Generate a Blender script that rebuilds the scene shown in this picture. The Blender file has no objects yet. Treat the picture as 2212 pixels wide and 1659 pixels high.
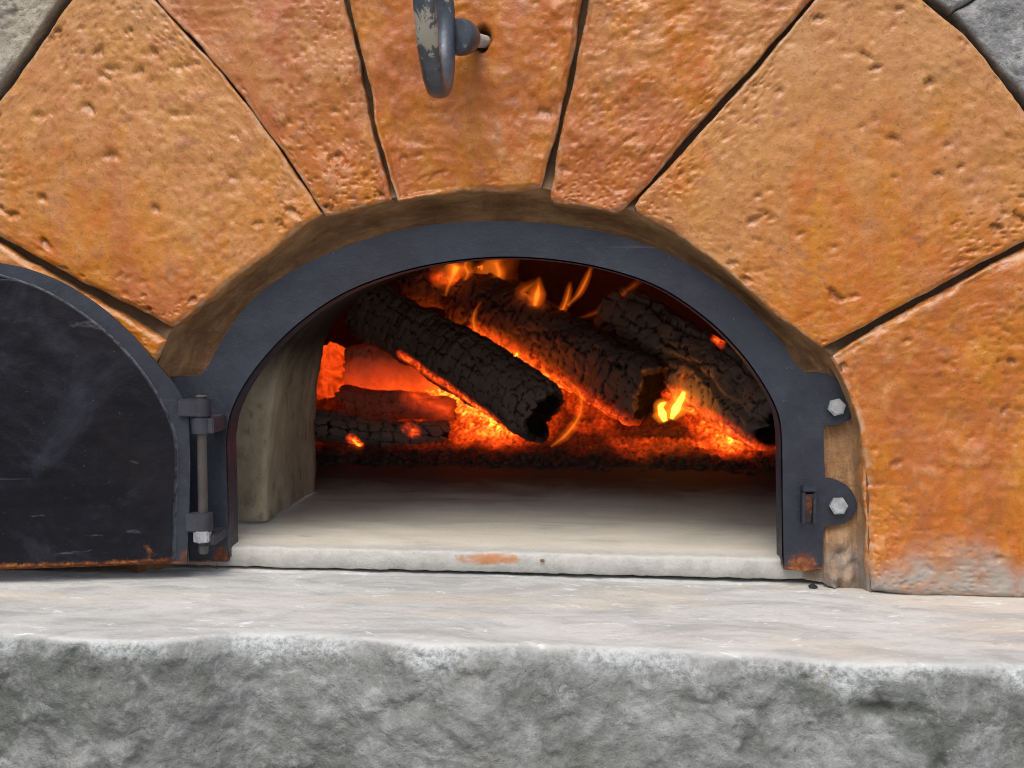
import bpy, bmesh, math, random
import numpy as np
from mathutils import Vector, Matrix

S = bpy.context.scene
COL = S.collection
rad = math.radians

# ---------------------------------------------------------------- camera
YAW, PITCH, DIST, HFOV = rad(3.0), rad(3.5), 1.2, rad(45.0)
FWD = np.array([-math.sin(YAW)*math.cos(PITCH), math.cos(YAW)*math.cos(PITCH), -math.sin(PITCH)])
RGT = np.array([math.cos(YAW), math.sin(YAW), 0.0])
UPV = np.cross(RGT, FWD)
CAM = -FWD*DIST
cd = bpy.data.cameras.new('camera'); co = bpy.data.objects.new('camera', cd); COL.objects.link(co)
co.location = CAM; co.rotation_euler = (rad(90)-PITCH, 0, YAW)
cd.sensor_fit = 'HORIZONTAL'; cd.angle = HFOV; cd.clip_start = 0.01; cd.clip_end = 2000
cd.dof.use_dof = True; cd.dof.focus_distance = 1.2; cd.dof.aperture_fstop = 14.0
S.camera = co

# ---------------------------------------------------------------- sky, sun, exposure
SUN_EL, SUN_AZ = rad(58), rad(-8)      # azimuth: from straight behind the camera, negative = from the left
w = bpy.data.worlds.new('World'); S.world = w; w.use_nodes = True
wn = w.node_tree.nodes; wl_ = w.node_tree.links
sky = wn.new('ShaderNodeTexSky'); sky.sky_type = 'NISHITA'; sky.sun_disc = False
sky.sun_elevation = SUN_EL; sky.sun_rotation = rad(180)-SUN_AZ
sky.air_density = 1.0; sky.dust_density = 4.0; sky.ozone_density = 1.0
bg = wn['Background']; bg.inputs['Strength'].default_value = 0.12
wl_.new(sky.outputs[0], bg.inputs['Color'])
sl = bpy.data.lights.new('sun', 'SUN'); sl.energy = 1.3; sl.angle = rad(40); sl.color = (1.0, 0.965, 0.91)
so = bpy.data.objects.new('sun', sl); COL.objects.link(so)
sd = Vector((math.sin(SUN_AZ)*math.cos(SUN_EL), -math.cos(SUN_AZ)*math.cos(SUN_EL), math.sin(SUN_EL)))
so.rotation_euler = (-sd).to_track_quat('-Z', 'Y').to_euler(); so.location = sd*5
vs = S.view_settings
vs.view_transform = 'Standard'; vs.look = 'None'; vs.gamma = 1; vs.exposure = 0.66; vs.use_curve_mapping = False
S.display_settings.display_device = 'sRGB'
S.cycles.use_denoising = True; S.cycles.denoiser = 'OPENIMAGEDENOISE'; S.cycles.denoising_prefilter = 'NONE'; S.cycles.use_adaptive_sampling = False
S.cycles.pixel_filter_type = 'BLACKMAN_HARRIS'; S.cycles.filter_width = 1.0
S.cycles.volume_bounces = 0
S.cycles.max_bounces = 8
S.cycles.sample_clamp_indirect = 1.5

# ---------------------------------------------------------------- pixel (of a 2212 x 1659 picture) -> place on a real plane
KT = 2*math.tan(HFOV/2)/2212
def rays(P):
    P = np.atleast_2d(np.asarray(P, float))
    return FWD[None] + RGT[None]*((P[:, :1]-1106)*KT) + UPV[None]*((829.5-P[:, 1:2])*KT)
def at_plane(P, p0, n):
    d = rays(P); n = np.asarray(n, float)
    t = ((np.asarray(p0)-CAM) @ n)/(d @ n)
    return CAM[None] + d*t[:, None]
def at(P, Y):
    return at_plane(P, (0, Y, 0), (0, 1, 0))
def at1(px, py, Y):
    return at([(px, py)], Y)[0]

# ---------------------------------------------------------------- numeric noise
def _hash(i, j, k, s):
    h = (i.astype(np.int64)*374761393 + j.astype(np.int64)*668265263 + k.astype(np.int64)*2147483647 + s*974634777) & 0xFFFFFFFF
    h = ((h ^ (h >> 13))*1274126177) & 0xFFFFFFFF
    h = ((h ^ (h >> 15))*2246822519) & 0xFFFFFFFF
    return ((h ^ (h >> 16)) & 0xFFFFFF)/float(0xFFFFFF)
def vnoise(p, s=0):
    f = np.floor(p); t = p-f; t = t*t*t*(t*(t*6-15)+10); i, j, k = f[:, 0], f[:, 1], f[:, 2]
    r = 0
    for a in (0, 1):
        for b in (0, 1):
            for c in (0, 1):
                wgt = (t[:, 0] if a else 1-t[:, 0])*(t[:, 1] if b else 1-t[:, 1])*(t[:, 2] if c else 1-t[:, 2])
                r = r + wgt*_hash(i+a, j+b, k+c, s)
    return r*2-1
def fbm(p, freq, octv=4, s=0, gain=0.5, lac=2.13):
    r = np.zeros(len(p)); amp = 1.0
    for o in range(octv):
        r += amp*vnoise(p*freq+o*17.3, s+o*7); freq *= lac; amp *= gain
    return r
def ridged(p, freq, octv=3, s=0):
    r = np.zeros(len(p)); amp = 1.0
    for o in range(octv):
        r += amp*(1-np.abs(vnoise(p*freq+o*11.7, s+o*5))*2); freq *= 2.1; amp *= 0.5
    return r
def cells(u, v, s=0, per=None, block=False):
    """2-D Voronoi: F1, F2-F1 and a random value of the nearest cell; per = period in u."""
    iu, iv = np.floor(u), np.floor(v)
    f1 = np.full(len(u), 9.0); f2 = np.full(len(u), 9.0); val = np.zeros(len(u)); z = np.zeros(len(u))
    for a in (-1, 0, 1):
        for b in (-1, 0, 1):
            cu, cv = iu+a, iv+b
            hu = np.mod(cu, per) if per else cu
            if block:
                d = np.maximum(np.abs(cu+0.3+0.4*_hash(hu, cv, z, s)-u), np.abs(cv+0.3+0.4*_hash(hu, cv, z+1, s)-v))
            else:
                d = np.hypot(cu+0.15+0.7*_hash(hu, cv, z, s)-u, cv+0.15+0.7*_hash(hu, cv, z+1, s)-v)
            rv = _hash(hu, cv, z+2, s)
            n1 = d < f1
            f2 = np.where(n1, f1, np.minimum(f2, d)); val = np.where(n1, rv, val); f1 = np.where(n1, d, f1)
    return f1, f2-f1, val
def sstep(a, b, x):
    t = np.clip((x-a)/(b-a), 0, 1); return t*t*(3-2*t)

# ---------------------------------------------------------------- objects
WL = {}
def mesh_np(name, V, F, smooth=True):
    V = np.asarray(V, float); me = bpy.data.meshes.new(name)
    if isinstance(F, np.ndarray):
        n, k = F.shape
        me.vertices.add(len(V)); me.vertices.foreach_set('co', V.astype(np.float32).ravel())
        me.loops.add(n*k); me.loops.foreach_set('vertex_index', F.astype(np.int32).ravel())
        me.polygons.add(n); me.polygons.foreach_set('loop_start', np.arange(0, n*k, k, dtype=np.int32))
        me.update(calc_edges=True)
    else:
        me.from_pydata([tuple(v) for v in V], [], [list(f) for f in F])
    me.polygons.foreach_set('use_smooth', [smooth]*len(me.polygons))
    me.update(); me.validate()
    return me
def link(name, me, mat, parent=None, loc=None):
    """me holds world coordinates; the origin goes to loc (default: middle of the mesh)."""
    n = len(me.vertices); a = np.empty(n*3, np.float32); me.vertices.foreach_get('co', a); a = a.reshape(-1, 3)
    c = np.asarray(loc, float) if loc is not None else (a.min(0)+a.max(0))/2
    a -= c.astype(np.float32); me.vertices.foreach_set('co', a.ravel()); me.update()
    o = bpy.data.objects.new(name, me); COL.objects.link(o)
    if mat is not None: me.materials.append(mat)
    pl = np.zeros(3)
    if parent is not None:
        o.parent = parent; pl = WL[parent.name]
    o.location = c-pl; WL[o.name] = c
    return o
def mk(name, V, F, mat, parent=None, smooth=True, loc=None):
    return link(name, mesh_np(name, V, F, smooth), mat, parent, loc)
def mkbm(name, bm, mat, parent=None, smooth=False, loc=None, angle=35):
    bmesh.ops.recalc_face_normals(bm, faces=bm.faces)
    me = bpy.data.meshes.new(name); bm.to_mesh(me); bm.free()
    for p in me.polygons: p.use_smooth = True
    if not smooth: me.set_sharp_from_angle(angle=rad(angle))
    return link(name, me, mat, parent, loc)
def empty(name, loc):
    o = bpy.data.objects.new(name, None); COL.objects.link(o); o.location = loc; WL[o.name] = np.array(loc, float)
    o.empty_display_size = 0.05
    return o
def tag(o, label=None, cat=None, group=None, kind=None):
    if label: o['label'] = label
    if cat: o['category'] = cat
    if group: o['group'] = group
    if kind: o['kind'] = kind
    return o
def attr(o, name, vals):
    a = o.data.attributes.new(name, 'FLOAT', 'POINT'); a.data.foreach_set('value', np.asarray(vals, np.float32))
def grid_faces(nu, nv, flip=False, wrap_u=False):
    """vertices indexed [j*nu + i]; quads"""
    iu = np.arange(nu if wrap_u else nu-1); jv = np.arange(nv-1)
    I, J = np.meshgrid(iu, jv); I2 = (I+1) % nu
    F = np.stack([J*nu+I, J*nu+I2, (J+1)*nu+I2, (J+1)*nu+I], -1).reshape(-1, 4)
    return F[:, ::-1].copy() if flip else F
def resample(P, n, t=None):
    P = np.asarray(P, float); d = np.r_[0, np.cumsum(np.linalg.norm(np.diff(P, axis=0), axis=1))]; d /= d[-1]
    t = np.linspace(0, 1, n) if t is None else t
    return np.stack([np.interp(t, d, P[:, k]) for k in range(P.shape[1])], -1)
def spline(P, n):
    P = np.asarray(P, float); Q = np.vstack([2*P[0]-P[1], P, 2*P[-1]-P[-2]]); out = []
    for i in range(1, len(Q)-2):
        a, b, c, d = Q[i-1:i+3]; m = 16
        for t in np.linspace(0, 1, m, endpoint=False):
            out.append(0.5*((2*b)+(c-a)*t+(2*a-5*b+4*c-d)*t*t+(3*b-a-3*c+d)*t**3))
    out.append(P[-1]); return resample(out, n)

# ---------------------------------------------------------------- materials
class NT:
    def __init__(s, name):
        s.m = bpy.data.materials.new(name); s.m.use_nodes = True; s.t = s.m.node_tree; s.n = s.t.nodes; s.l = s.t.links
        s.b = s.n['Principled BSDF']; s.out = s.n['Material Output']; s._pos = None
    def pos(s):
        if s._pos is None: s._pos = s.n.new('ShaderNodeNewGeometry').outputs['Position']
        return s._pos
    def link(s, a, b): s.l.new(a, b)
    def put(s, inp, v):
        if hasattr(v, 'is_linked'): s.l.new(v, inp)
        else: inp.default_value = v
    def mapping(s, scale=(1, 1, 1), rot=(0, 0, 0), src=None):
        m = s.n.new('ShaderNodeMapping'); s.l.new(src if src is not None else s.pos(), m.inputs['Vector'])
        m.inputs['Scale'].default_value = scale; m.inputs['Rotation'].default_value = rot; return m.outputs[0]
    def noise(s, scale, detail=4, rough=0.55, dist=0, vec=None, w=0):
        n = s.n.new('ShaderNodeTexNoise'); n.noise_dimensions = '4D'
        s.l.new(vec if vec is not None else s.pos(), n.inputs['Vector']); n.inputs['W'].default_value = w
        n.inputs['Scale'].default_value = scale; n.inputs['Detail'].default_value = detail
        n.inputs['Roughness'].default_value = rough; n.inputs['Distortion'].default_value = dist; return n.outputs[0]
    def voro(s, scale, feat='F1', vec=None, rand=1):
        n = s.n.new('ShaderNodeTexVoronoi'); n.feature = feat; s.l.new(vec if vec is not None else s.pos(), n.inputs['Vector'])
        n.inputs['Scale'].default_value = scale; n.inputs['Randomness'].default_value = rand; return n.outputs['Distance']
    def ramp(s, v, lo, hi, a=0.0, b=1.0, smooth=True):
        n = s.n.new('ShaderNodeMapRange'); n.interpolation_type = 'SMOOTHSTEP' if smooth else 'LINEAR'
        s.l.new(v, n.inputs[0]); n.inputs[1].default_value = lo; n.inputs[2].default_value = hi
        s.put(n.inputs[3], a); s.put(n.inputs[4], b); return n.outputs[0]
    def math(s, op, a, b=0.0, clamp=False):
        n = s.n.new('ShaderNodeMath'); n.operation = op; n.use_clamp = clamp
        s.put(n.inputs[0], a); s.put(n.inputs[1], b); return n.outputs[0]
    def mix(s, f, a, b, mode='MIX'):
        n = s.n.new('ShaderNodeMix'); n.data_type = 'RGBA'; n.blend_type = mode; n.clamp_factor = True
        s.put(n.inputs[0], f)
        s.put(n.inputs[6], a if hasattr(a, 'is_linked') else (*a, 1)); s.put(n.inputs[7], b if hasattr(b, 'is_linked') else (*b, 1))
        return n.outputs[2]
    def sep(s, v):
        n = s.n.new('ShaderNodeSeparateXYZ'); s.l.new(v, n.inputs[0]); return n.outputs
    def bump(s, h, dist, strength=1.0, prev=None):
        n = s.n.new('ShaderNodeBump'); s.l.new(h, n.inputs['Height']); n.inputs['Distance'].default_value = dist
        n.inputs['Strength'].default_value = strength
        if prev is not None: s.l.new(prev, n.inputs['Normal'])
        return n.outputs[0]
    def attr(s, name):
        n = s.n.new('ShaderNodeAttribute'); n.attribute_name = name; return n.outputs['Fac']
    def blob(s, c, r):
        """soft 0..1 spot round a world point (a stain with its own place)"""
        m = s.n.new('ShaderNodeVectorMath'); m.operation = 'SUBTRACT'; s.l.new(s.pos(), m.inputs[0]); m.inputs[1].default_value = tuple(c)
        d = s.n.new('ShaderNodeVectorMath'); d.operation = 'DIVIDE'; s.l.new(m.outputs[0], d.inputs[0]); d.inputs[1].default_value = (r, r, r)
        l = s.n.new('ShaderNodeVectorMath'); l.operation = 'LENGTH'; s.l.new(d.outputs[0], l.inputs[0])
        return s.ramp(l.outputs['Value'], 0.0, 1.0, 1.0, 0.0)
    def done(s, col=None, rough=None, nrm=None, metal=None, spec=None, coat=None):
        i = s.b.inputs
        if col is not None: s.put(i['Base Color'], col if hasattr(col, 'is_linked') else (*col, 1))
        if rough is not None: s.put(i['Roughness'], rough)
        if nrm is not None: s.l.new(nrm, i['Normal'])
        if metal is not None: s.put(i['Metallic'], metal)
        if spec is not None: s.put(i['Specular IOR Level'], spec)
        if coat is not None: s.put(i['Coat Weight'], coat); i['Coat Roughness'].default_value = 0.25
        return s.m

def mat_arch_stone():
    t = NT('stained_stone')
    oi = t.n.new('ShaderNodeObjectInfo'); sc = t.n.new('ShaderNodeSeparateColor'); t.l.new(oi.outputs['Color'], sc.inputs[0])
    amber_amt, red_amt, pale_amt = sc.outputs[0], sc.outputs[1], sc.outputs[2]
    streak = t.mapping((1.0, 1.0, 0.45))
    big = t.noise(7, 5, 0.6, 0.6, streak, 1); mid = t.noise(26, 6, 0.62, 0.8, streak, 4); fine = t.noise(150, 5, 0.65, 0.2, None, 2)
    tan = t.mix(t.ramp(mid, 0.35, 0.68), (0.455, 0.187, 0.052), (0.48, 0.222, 0.052))
    # amber stain sits where the stain ran and pooled: low on each stone
    z = t.sep(t.n.new('ShaderNodeTexCoord').outputs['Generated'])[2]
    low = t.math('ADD', t.ramp(z, 0.0, 0.9, 0.60, -0.08, False), amber_amt)
    am = t.math('ADD', t.math('MULTIPLY', t.math('SUBTRACT', big, 0.5), 1.6), t.math('ADD', low, t.math('MULTIPLY', t.math('SUBTRACT', mid, 0.5), 1.3)))
    amber = t.mix(t.ramp(t.noise(40, 5, 0.6, 0.5, streak, 9), 0.35, 0.7), (0.44, 0.112, 0.003), (0.48, 0.175, 0.006))
    c = t.mix(t.ramp(am, 0.28, 0.72), tan, amber)
    rd = t.math('ADD', t.math('MULTIPLY', t.math('SUBTRACT', t.noise(11, 6, 0.62, 1.0, streak, 13), 0.5), 2.2), red_amt)
    c = t.mix(t.ramp(rd, 0.16, 0.72, 0, 0.9), c, (0.35, 0.088, 0.020))
    pk = t.noise(17, 5, 0.6, 0.6, None, 21)
    c = t.mix(t.ramp(pk, 0.55, 0.78, 0, 0.5), c, (0.40, 0.165, 0.075))
    pl = t.math('ADD', t.math('MULTIPLY', t.math('SUBTRACT', t.noise(9, 4, 0.6, 0.3, None, 31), 0.5), 1.5), pale_amt)
    c = t.mix(t.ramp(t.math('ADD', pl, t.ramp(z, 0.3, 1.0, -0.2, 0.35, False)), 0.2, 0.9, 0, 0.6), c, (0.44, 0.27, 0.125))
    # stain gathered in hollows and pits, worn lighter on the high points
    c = t.mix(t.ramp(t.noise(30, 7, 0.7, 1.2, None, 71), 0.52, 0.68, 0, 0.65), c, (0.27, 0.10, 0.045))
    c = t.mix(t.ramp(t.noise(38, 7, 0.7, 1.2, None, 77), 0.54, 0.72, 0, 0.6), c, (0.54, 0.25, 0.075))
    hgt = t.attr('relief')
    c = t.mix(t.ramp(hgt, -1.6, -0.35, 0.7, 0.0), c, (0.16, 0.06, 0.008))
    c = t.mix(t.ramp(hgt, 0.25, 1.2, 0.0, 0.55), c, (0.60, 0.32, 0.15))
    c = t.mix(t.ramp(t.noise(190, 4, 0.7, 0.6, None, 51), 0.53, 0.70, 0, 0.65), c, (0.20, 0.066, 0.012))
    c = t.mix(t.ramp(t.noise(160, 4, 0.7, 0.6, None, 57), 0.62, 0.78, 0, 0.4), c, (0.54, 0.25, 0.10))
    sp = t.noise(420, 3, 0.7, 0, None, 5)
    c = t.mix(t.ramp(sp, 0.61, 0.73, 0, 0.7), c, (0.13, 0.048, 0.012))
    c = t.mix(t.ramp(t.noise(300, 3, 0.7, 0, None, 61), 0.66, 0.76, 0, 0.5), c, (0.60, 0.31, 0.15))
    c = t.mix(t.ramp(fine, 0.3, 0.7, 0.25, 0.0), c, (0.22, 0.08, 0.015))
    # cement smears along the foot and arrises
    edge = t.attr('edge')
    c = t.mix(t.math('MULTIPLY', t.ramp(edge, 0.0, 1.0), t.ramp(t.noise(120, 4, 0.6, 0, None, 8), 0.4, 0.62, 0.0, 0.6)), c, (0.50, 0.36, 0.24))
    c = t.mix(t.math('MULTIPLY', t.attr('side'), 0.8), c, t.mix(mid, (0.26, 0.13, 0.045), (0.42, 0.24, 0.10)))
    foot = t.attr('foot')
    c = t.mix(t.math('MULTIPLY', foot, t.ramp(t.noise(35, 6, 0.65, 0.5, None, 12), 0.30, 0.60, 0.25, 0.95)), c, (0.30, 0.28, 0.25))
    b = t.bump(t.noise(75, 4, 0.55, 0.5, None, 3), 0.0012, 0.7)
    b = t.bump(t.noise(330, 4, 0.65, 0, None, 6), 0.0007, 0.7, b)
    rg = t.ramp(t.noise(60, 4, 0.6, 0, None, 17), 0.3, 0.7, 0.30, 0.52)
    return t.done(c, rg, b, 0, 0.42, 0.12)

def mat_grey_rock(name, pale, mid_, dark, frost=True, seed=0):
    t = NT(name)
    p = t.pos(); big = t.noise(6, 6, 0.62, 0.7, None, seed+1); med = t.noise(22, 7, 0.66, 0.6, None, seed+2); fn = t.noise(130, 5, 0.68, 0, None, seed+3)
    c = t.mix(t.ramp(big, 0.36, 0.62), dark, mid_)
    c = t.mix(t.ramp(med, 0.46, 0.66, 0, 0.8), c, pale)
    c = t.mix(t.ramp(t.noise(48, 7, 0.7, 1.0, None, seed+27), 0.54, 0.68, 0, 0.6), c, tuple(x*1.3 for x in pale))
    c = t.mix(t.ramp(t.noise(34, 7, 0.7, 1.2, None, seed+29), 0.55, 0.70, 0, 0.6), c, tuple(x*0.75 for x in dark))
    c = t.mix(t.ramp(t.noise(9, 5, 0.6, 0.8, None, seed+7), 0.55, 0.72, 0, 0.45), c, (0.24, 0.21, 0.16))
    c = t.mix(t.ramp(fn, 0.52, 0.75, 0, 0.5), c, tuple(x*1.45 for x in pale))
    c = t.mix(t.ramp(t.noise(300, 4, 0.7, 0, None, seed+5), 0.56, 0.70, 0, 0.75), c, tuple(x*0.45 for x in dark))
    c = t.mix(t.ramp(t.attr('relief'), -1.3, -0.2, 0.7, 0.0), c, tuple(x*0.5 for x in dark))
    c = t.mix(t.math('MULTIPLY', t.ramp(t.attr('relief'), 0.2, 1.6, 0.0, 0.7), t.ramp(med, 0.3, 0.6, 0.3, 1)), c, tuple(x*1.25 for x in pale))
    if frost:
        top, arr = t.attr('top'), t.attr('arris')
        # horizontal wash marks on the trowelled top
        wash = t.noise(14, 8, 0.72, 1.0, t.mapping((0.55, 1.3, 1.3)), seed+9)
        tc = t.mix(t.ramp(wash, 0.36, 0.60), (0.335, 0.342, 0.335), (0.495, 0.497, 0.475))
        tc = t.mix(t.ramp(t.noise(7, 4, 0.6, 0.6, t.mapping((0.4, 1.4, 1)), seed+15), 0.48, 0.68, 0, 0.6), tc, (0.53, 0.455, 0.36))
        tc = t.mix(t.ramp(t.noise(60, 7, 0.74, 1.2, t.mapping((0.5, 1.0, 1)), seed+19), 0.57, 0.66, 0, 0.85), tc, (0.68, 0.70, 0.70))
        tc = t.mix(t.ramp(t.noise(40, 8, 0.74, 1.4, t.mapping((0.5, 1.0, 1)), seed+23), 0.54, 0.68, 0, 0.6), tc, (0.30, 0.305, 0.30))
        c = t.mix(top, c, tc)
        af = t.math('MULTIPLY', arr, t.ramp(t.noise(190, 4, 0.7, 0, None, seed+11), 0.36, 0.60, 0.15, 1.0))
        c = t.mix(t.math('MULTIPLY', af, t.ramp(t.noise(14, 4, 0.6, 0, None, seed+12), 0.36, 0.60, 0.15, 0.75)), c, (0.54, 0.565, 0.565))
    lv = 1.0 if not frost else t.math('SUBTRACT', 1.0, t.math('MULTIPLY', t.attr('top'), 0.6))
    hb = t.math('MULTIPLY', t.noise(70, 8, 0.66, 0.6, None, seed+4), lv)
    b = t.bump(hb, 0.0036, 1.0)
    b = t.bump(t.math('MULTIPLY', t.noise(260, 4, 0.7, 0, None, seed+6), lv), 0.0014, 0.9, b)
    return t.done(c, 0.72, b, 0, 0.35)

def mat_iron(name, base, rust_amt=0.0, rough=0.48, rust_spots=(), mark=0.5, zrust=None, scuff=0.0, spec=0.4):
    t = NT(name)
    n1 = t.noise(18, 6, 0.65, 0.6, None, 1); n2 = t.noise(120, 5, 0.65, 0.4, None, 2)
    c = t.mix(t.ramp(n1, 0.3, 0.7), tuple(x*0.72 for x in base), tuple(x*1.25 for x in base))
    c = t.mix(t.ramp(n2, 0.55, 0.75, 0, 0.35), c, tuple(x*1.9 for x in base))
    c = t.mix(t.ramp(t.noise(330, 3, 0.7, 0, None, 7), 0.66, 0.76, 0, mark), c, (0.24, 0.24, 0.25))
    c = t.mix(t.ramp(t.noise(210, 3, 0.7, 0, None, 9), 0.68, 0.78, 0, mark*0.8), c, (0.17, 0.07, 0.03))
    rn = t.noise(95, 7, 0.72, 0.5, None, 5)
    if scuff:
        sm = t.noise(9, 6, 0.68, 1.2, None, 21)
        c = t.mix(t.ramp(sm, 0.50, 0.72, 0, 0.55*scuff), c, (0.055, 0.060, 0.080))
        c = t.mix(t.ramp(t.noise(6, 5, 0.62, 0.8, None, 25), 0.48, 0.68, 0, 0.8*scuff), c, (0.016, 0.011, 0.011))
        for rz, w_ in ((0.5, 31), (-0.9, 37), (1.3, 41)):
            sc = t.noise(60, 4, 0.6, 0.6, t.mapping((0.12, 1, 1.0), (0, rz, 0)), w_)
            c = t.mix(t.ramp(sc, 0.66, 0.72, 0, 0.75*scuff), c, (0.10, 0.105, 0.125))
        c = t.mix(t.math('MULTIPLY', t.attr('lip_light'), t.ramp(n2, 0.3, 0.6, 0.1, 0.8)), c, (0.15, 0.16, 0.18))  # sky light catching the panel edge, painted as a pale line
    rf = t.ramp(t.math('ADD', rn, rust_amt-0.5), 0.42, 0.62)
    for cpt, r, k in rust_spots:
        rf = t.math('MAXIMUM', rf, t.ramp(t.math('ADD', t.math('MULTIPLY', t.blob(cpt, r), k), t.math('SUBTRACT', rn, 0.5)), 0.30, 0.62))
    if zrust:
        zq = t.sep(t.pos())[2]
        rf = t.math('MAXIMUM', rf, t.ramp(t.math('ADD', t.ramp(zq, zrust[0], zrust[0]+zrust[1], 0.55, 0.0), t.math('SUBTRACT', rn, 0.5)), 0.16, 0.42))
    c = t.mix(rf, c, t.mix(t.ramp(n2, 0.42, 0.72), (0.10, 0.030, 0.012), (0.36, 0.12, 0.03)))
    b = t.bump(t.noise(60, 6, 0.6, 0, None, 11), 0.0012, 0.7)
    b = t.bump(t.noise(420, 3, 0.6, 0, None, 12), 0.0004, 0.7, b)
    return t.done(c, t.math('ADD', t.math('MULTIPLY', rf, 0.35), t.ramp(n2, 0.3, 0.7, rough-0.08, rough+0.1)), b, 0.0, spec)

def mat_simple(name, c0, c1, rough=0.8, scale=30, bump=0.002, spec=0.3, metal=0.0):
    t = NT(name); n = t.noise(scale, 7, 0.65, 0.5, None, 3)
    c = t.mix(t.ramp(n, 0.3, 0.7), c0, c1)
    c = t.mix(t.ramp(t.noise(scale*9, 4, 0.7, 0, None, 4), 0.58, 0.74, 0, 0.5), c, tuple(x*0.45 for x in c0))
    return t.done(c, rough, t.bump(t.noise(scale*3, 7, 0.65, 0, None, 5), bump, 0.9), metal, spec)

def mat_char(name='charred_wood', ash=0.5, base=(0.075, 0.054, 0.045), gn_lo=0.12, gn_hi=1.5, gsc=75):
    t = NT(name)
    rel = t.attr('relief'); n = t.noise(60, 6, 0.66, 0.4, None, 2)
    c = t.mix(t.ramp(n, 0.35, 0.7), base, tuple(min(0.5, x*2.2) for x in base))
    af = t.math('MULTIPLY', t.ramp(t.math('ADD', rel, t.math('MULTIPLY', t.math('SUBTRACT', n, 0.5), 0.8)), 0.1, 0.8), ash)
    c = t.mix(af, c, (0.50, 0.39, 0.33))
    c = t.mix(t.ramp(rel, -1.0, -0.3, 1, 0), c, (0.004, 0.0035, 0.003))
    glow = t.attr('glow')
    gn = t.noise(gsc, 5, 0.7, 0.7, None, 8); gv = t.math('MULTIPLY', glow, t.ramp(gn, 0.30, 0.72, gn_lo, gn_hi))
    # red heat to yellow heat with temperature
    e = t.mix(t.ramp(gv, 0.35, 1.5), (1.0, 0.060, 0.004), (1.0, 0.24, 0.02))
    t.m.cycles.emission_sampling = 'NONE'
    t.l.new(e, t.b.inputs['Emission Color']); t.l.new(t.math('MULTIPLY', t.math('POWER', gv, 1.6), 1.6), t.b.inputs['Emission Strength'])
    return t.done(c, 0.85, t.bump(t.noise(200, 4, 0.6, 0, None, 9), 0.0005, 0.7), 0, 0.2)

def mat_flame(name, col, strength):
    t = NT(name); t.n.remove(t.b)
    e = t.n.new('ShaderNodeEmission'); e.inputs['Color'].default_value = (*col, 1); e.inputs['Strength'].default_value = strength
    t.l.new(e.outputs[0], t.out.inputs['Volume']); return t.m

# ================================================================ THE PLACE
Y_FR = 0.026                                   # front of the iron door frame; faces of the arch stones lie near Y = 0
# plane of the ledge top, traced where the wall stands on it
pl0, pl1 = at1(500, 1246, 0.0), at1(1870, 1283, 0.0)
TB = (pl1[2]-pl0[2])/(pl1[0]-pl0[0])
def z_ledge(x): return pl0[2]+TB*(x-pl0[0])
hf = at1(1106, 1194, Y_FR+0.012)
def z_hearth(x): return hf[2]+TB*0.8*(x-hf[0])
NL = np.array([-TB, 0, 1.0]); NH = np.array([-TB*0.8, 0, 1.0])

# ground in front of the oven (below the frame)
gm = mat_simple('paving', (0.20, 0.19, 0.175), (0.30, 0.285, 0.26), 0.85, 3, 0.01)
g = mk('ground', [(-60, -90, -1.05), (60, -90, -1.05), (60, 60, -1.05), (-60, 60, -1.05)], [(0, 1, 2, 3)], gm, smooth=False)
tag(g, kind='structure')

oven = empty('stone_oven', (0, 0.3, z_ledge(0)))
tag(oven, 'outdoor wood fired oven of stained orange arch stones with an arched iron mouth', 'oven')
M_stone = mat_arch_stone()

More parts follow.
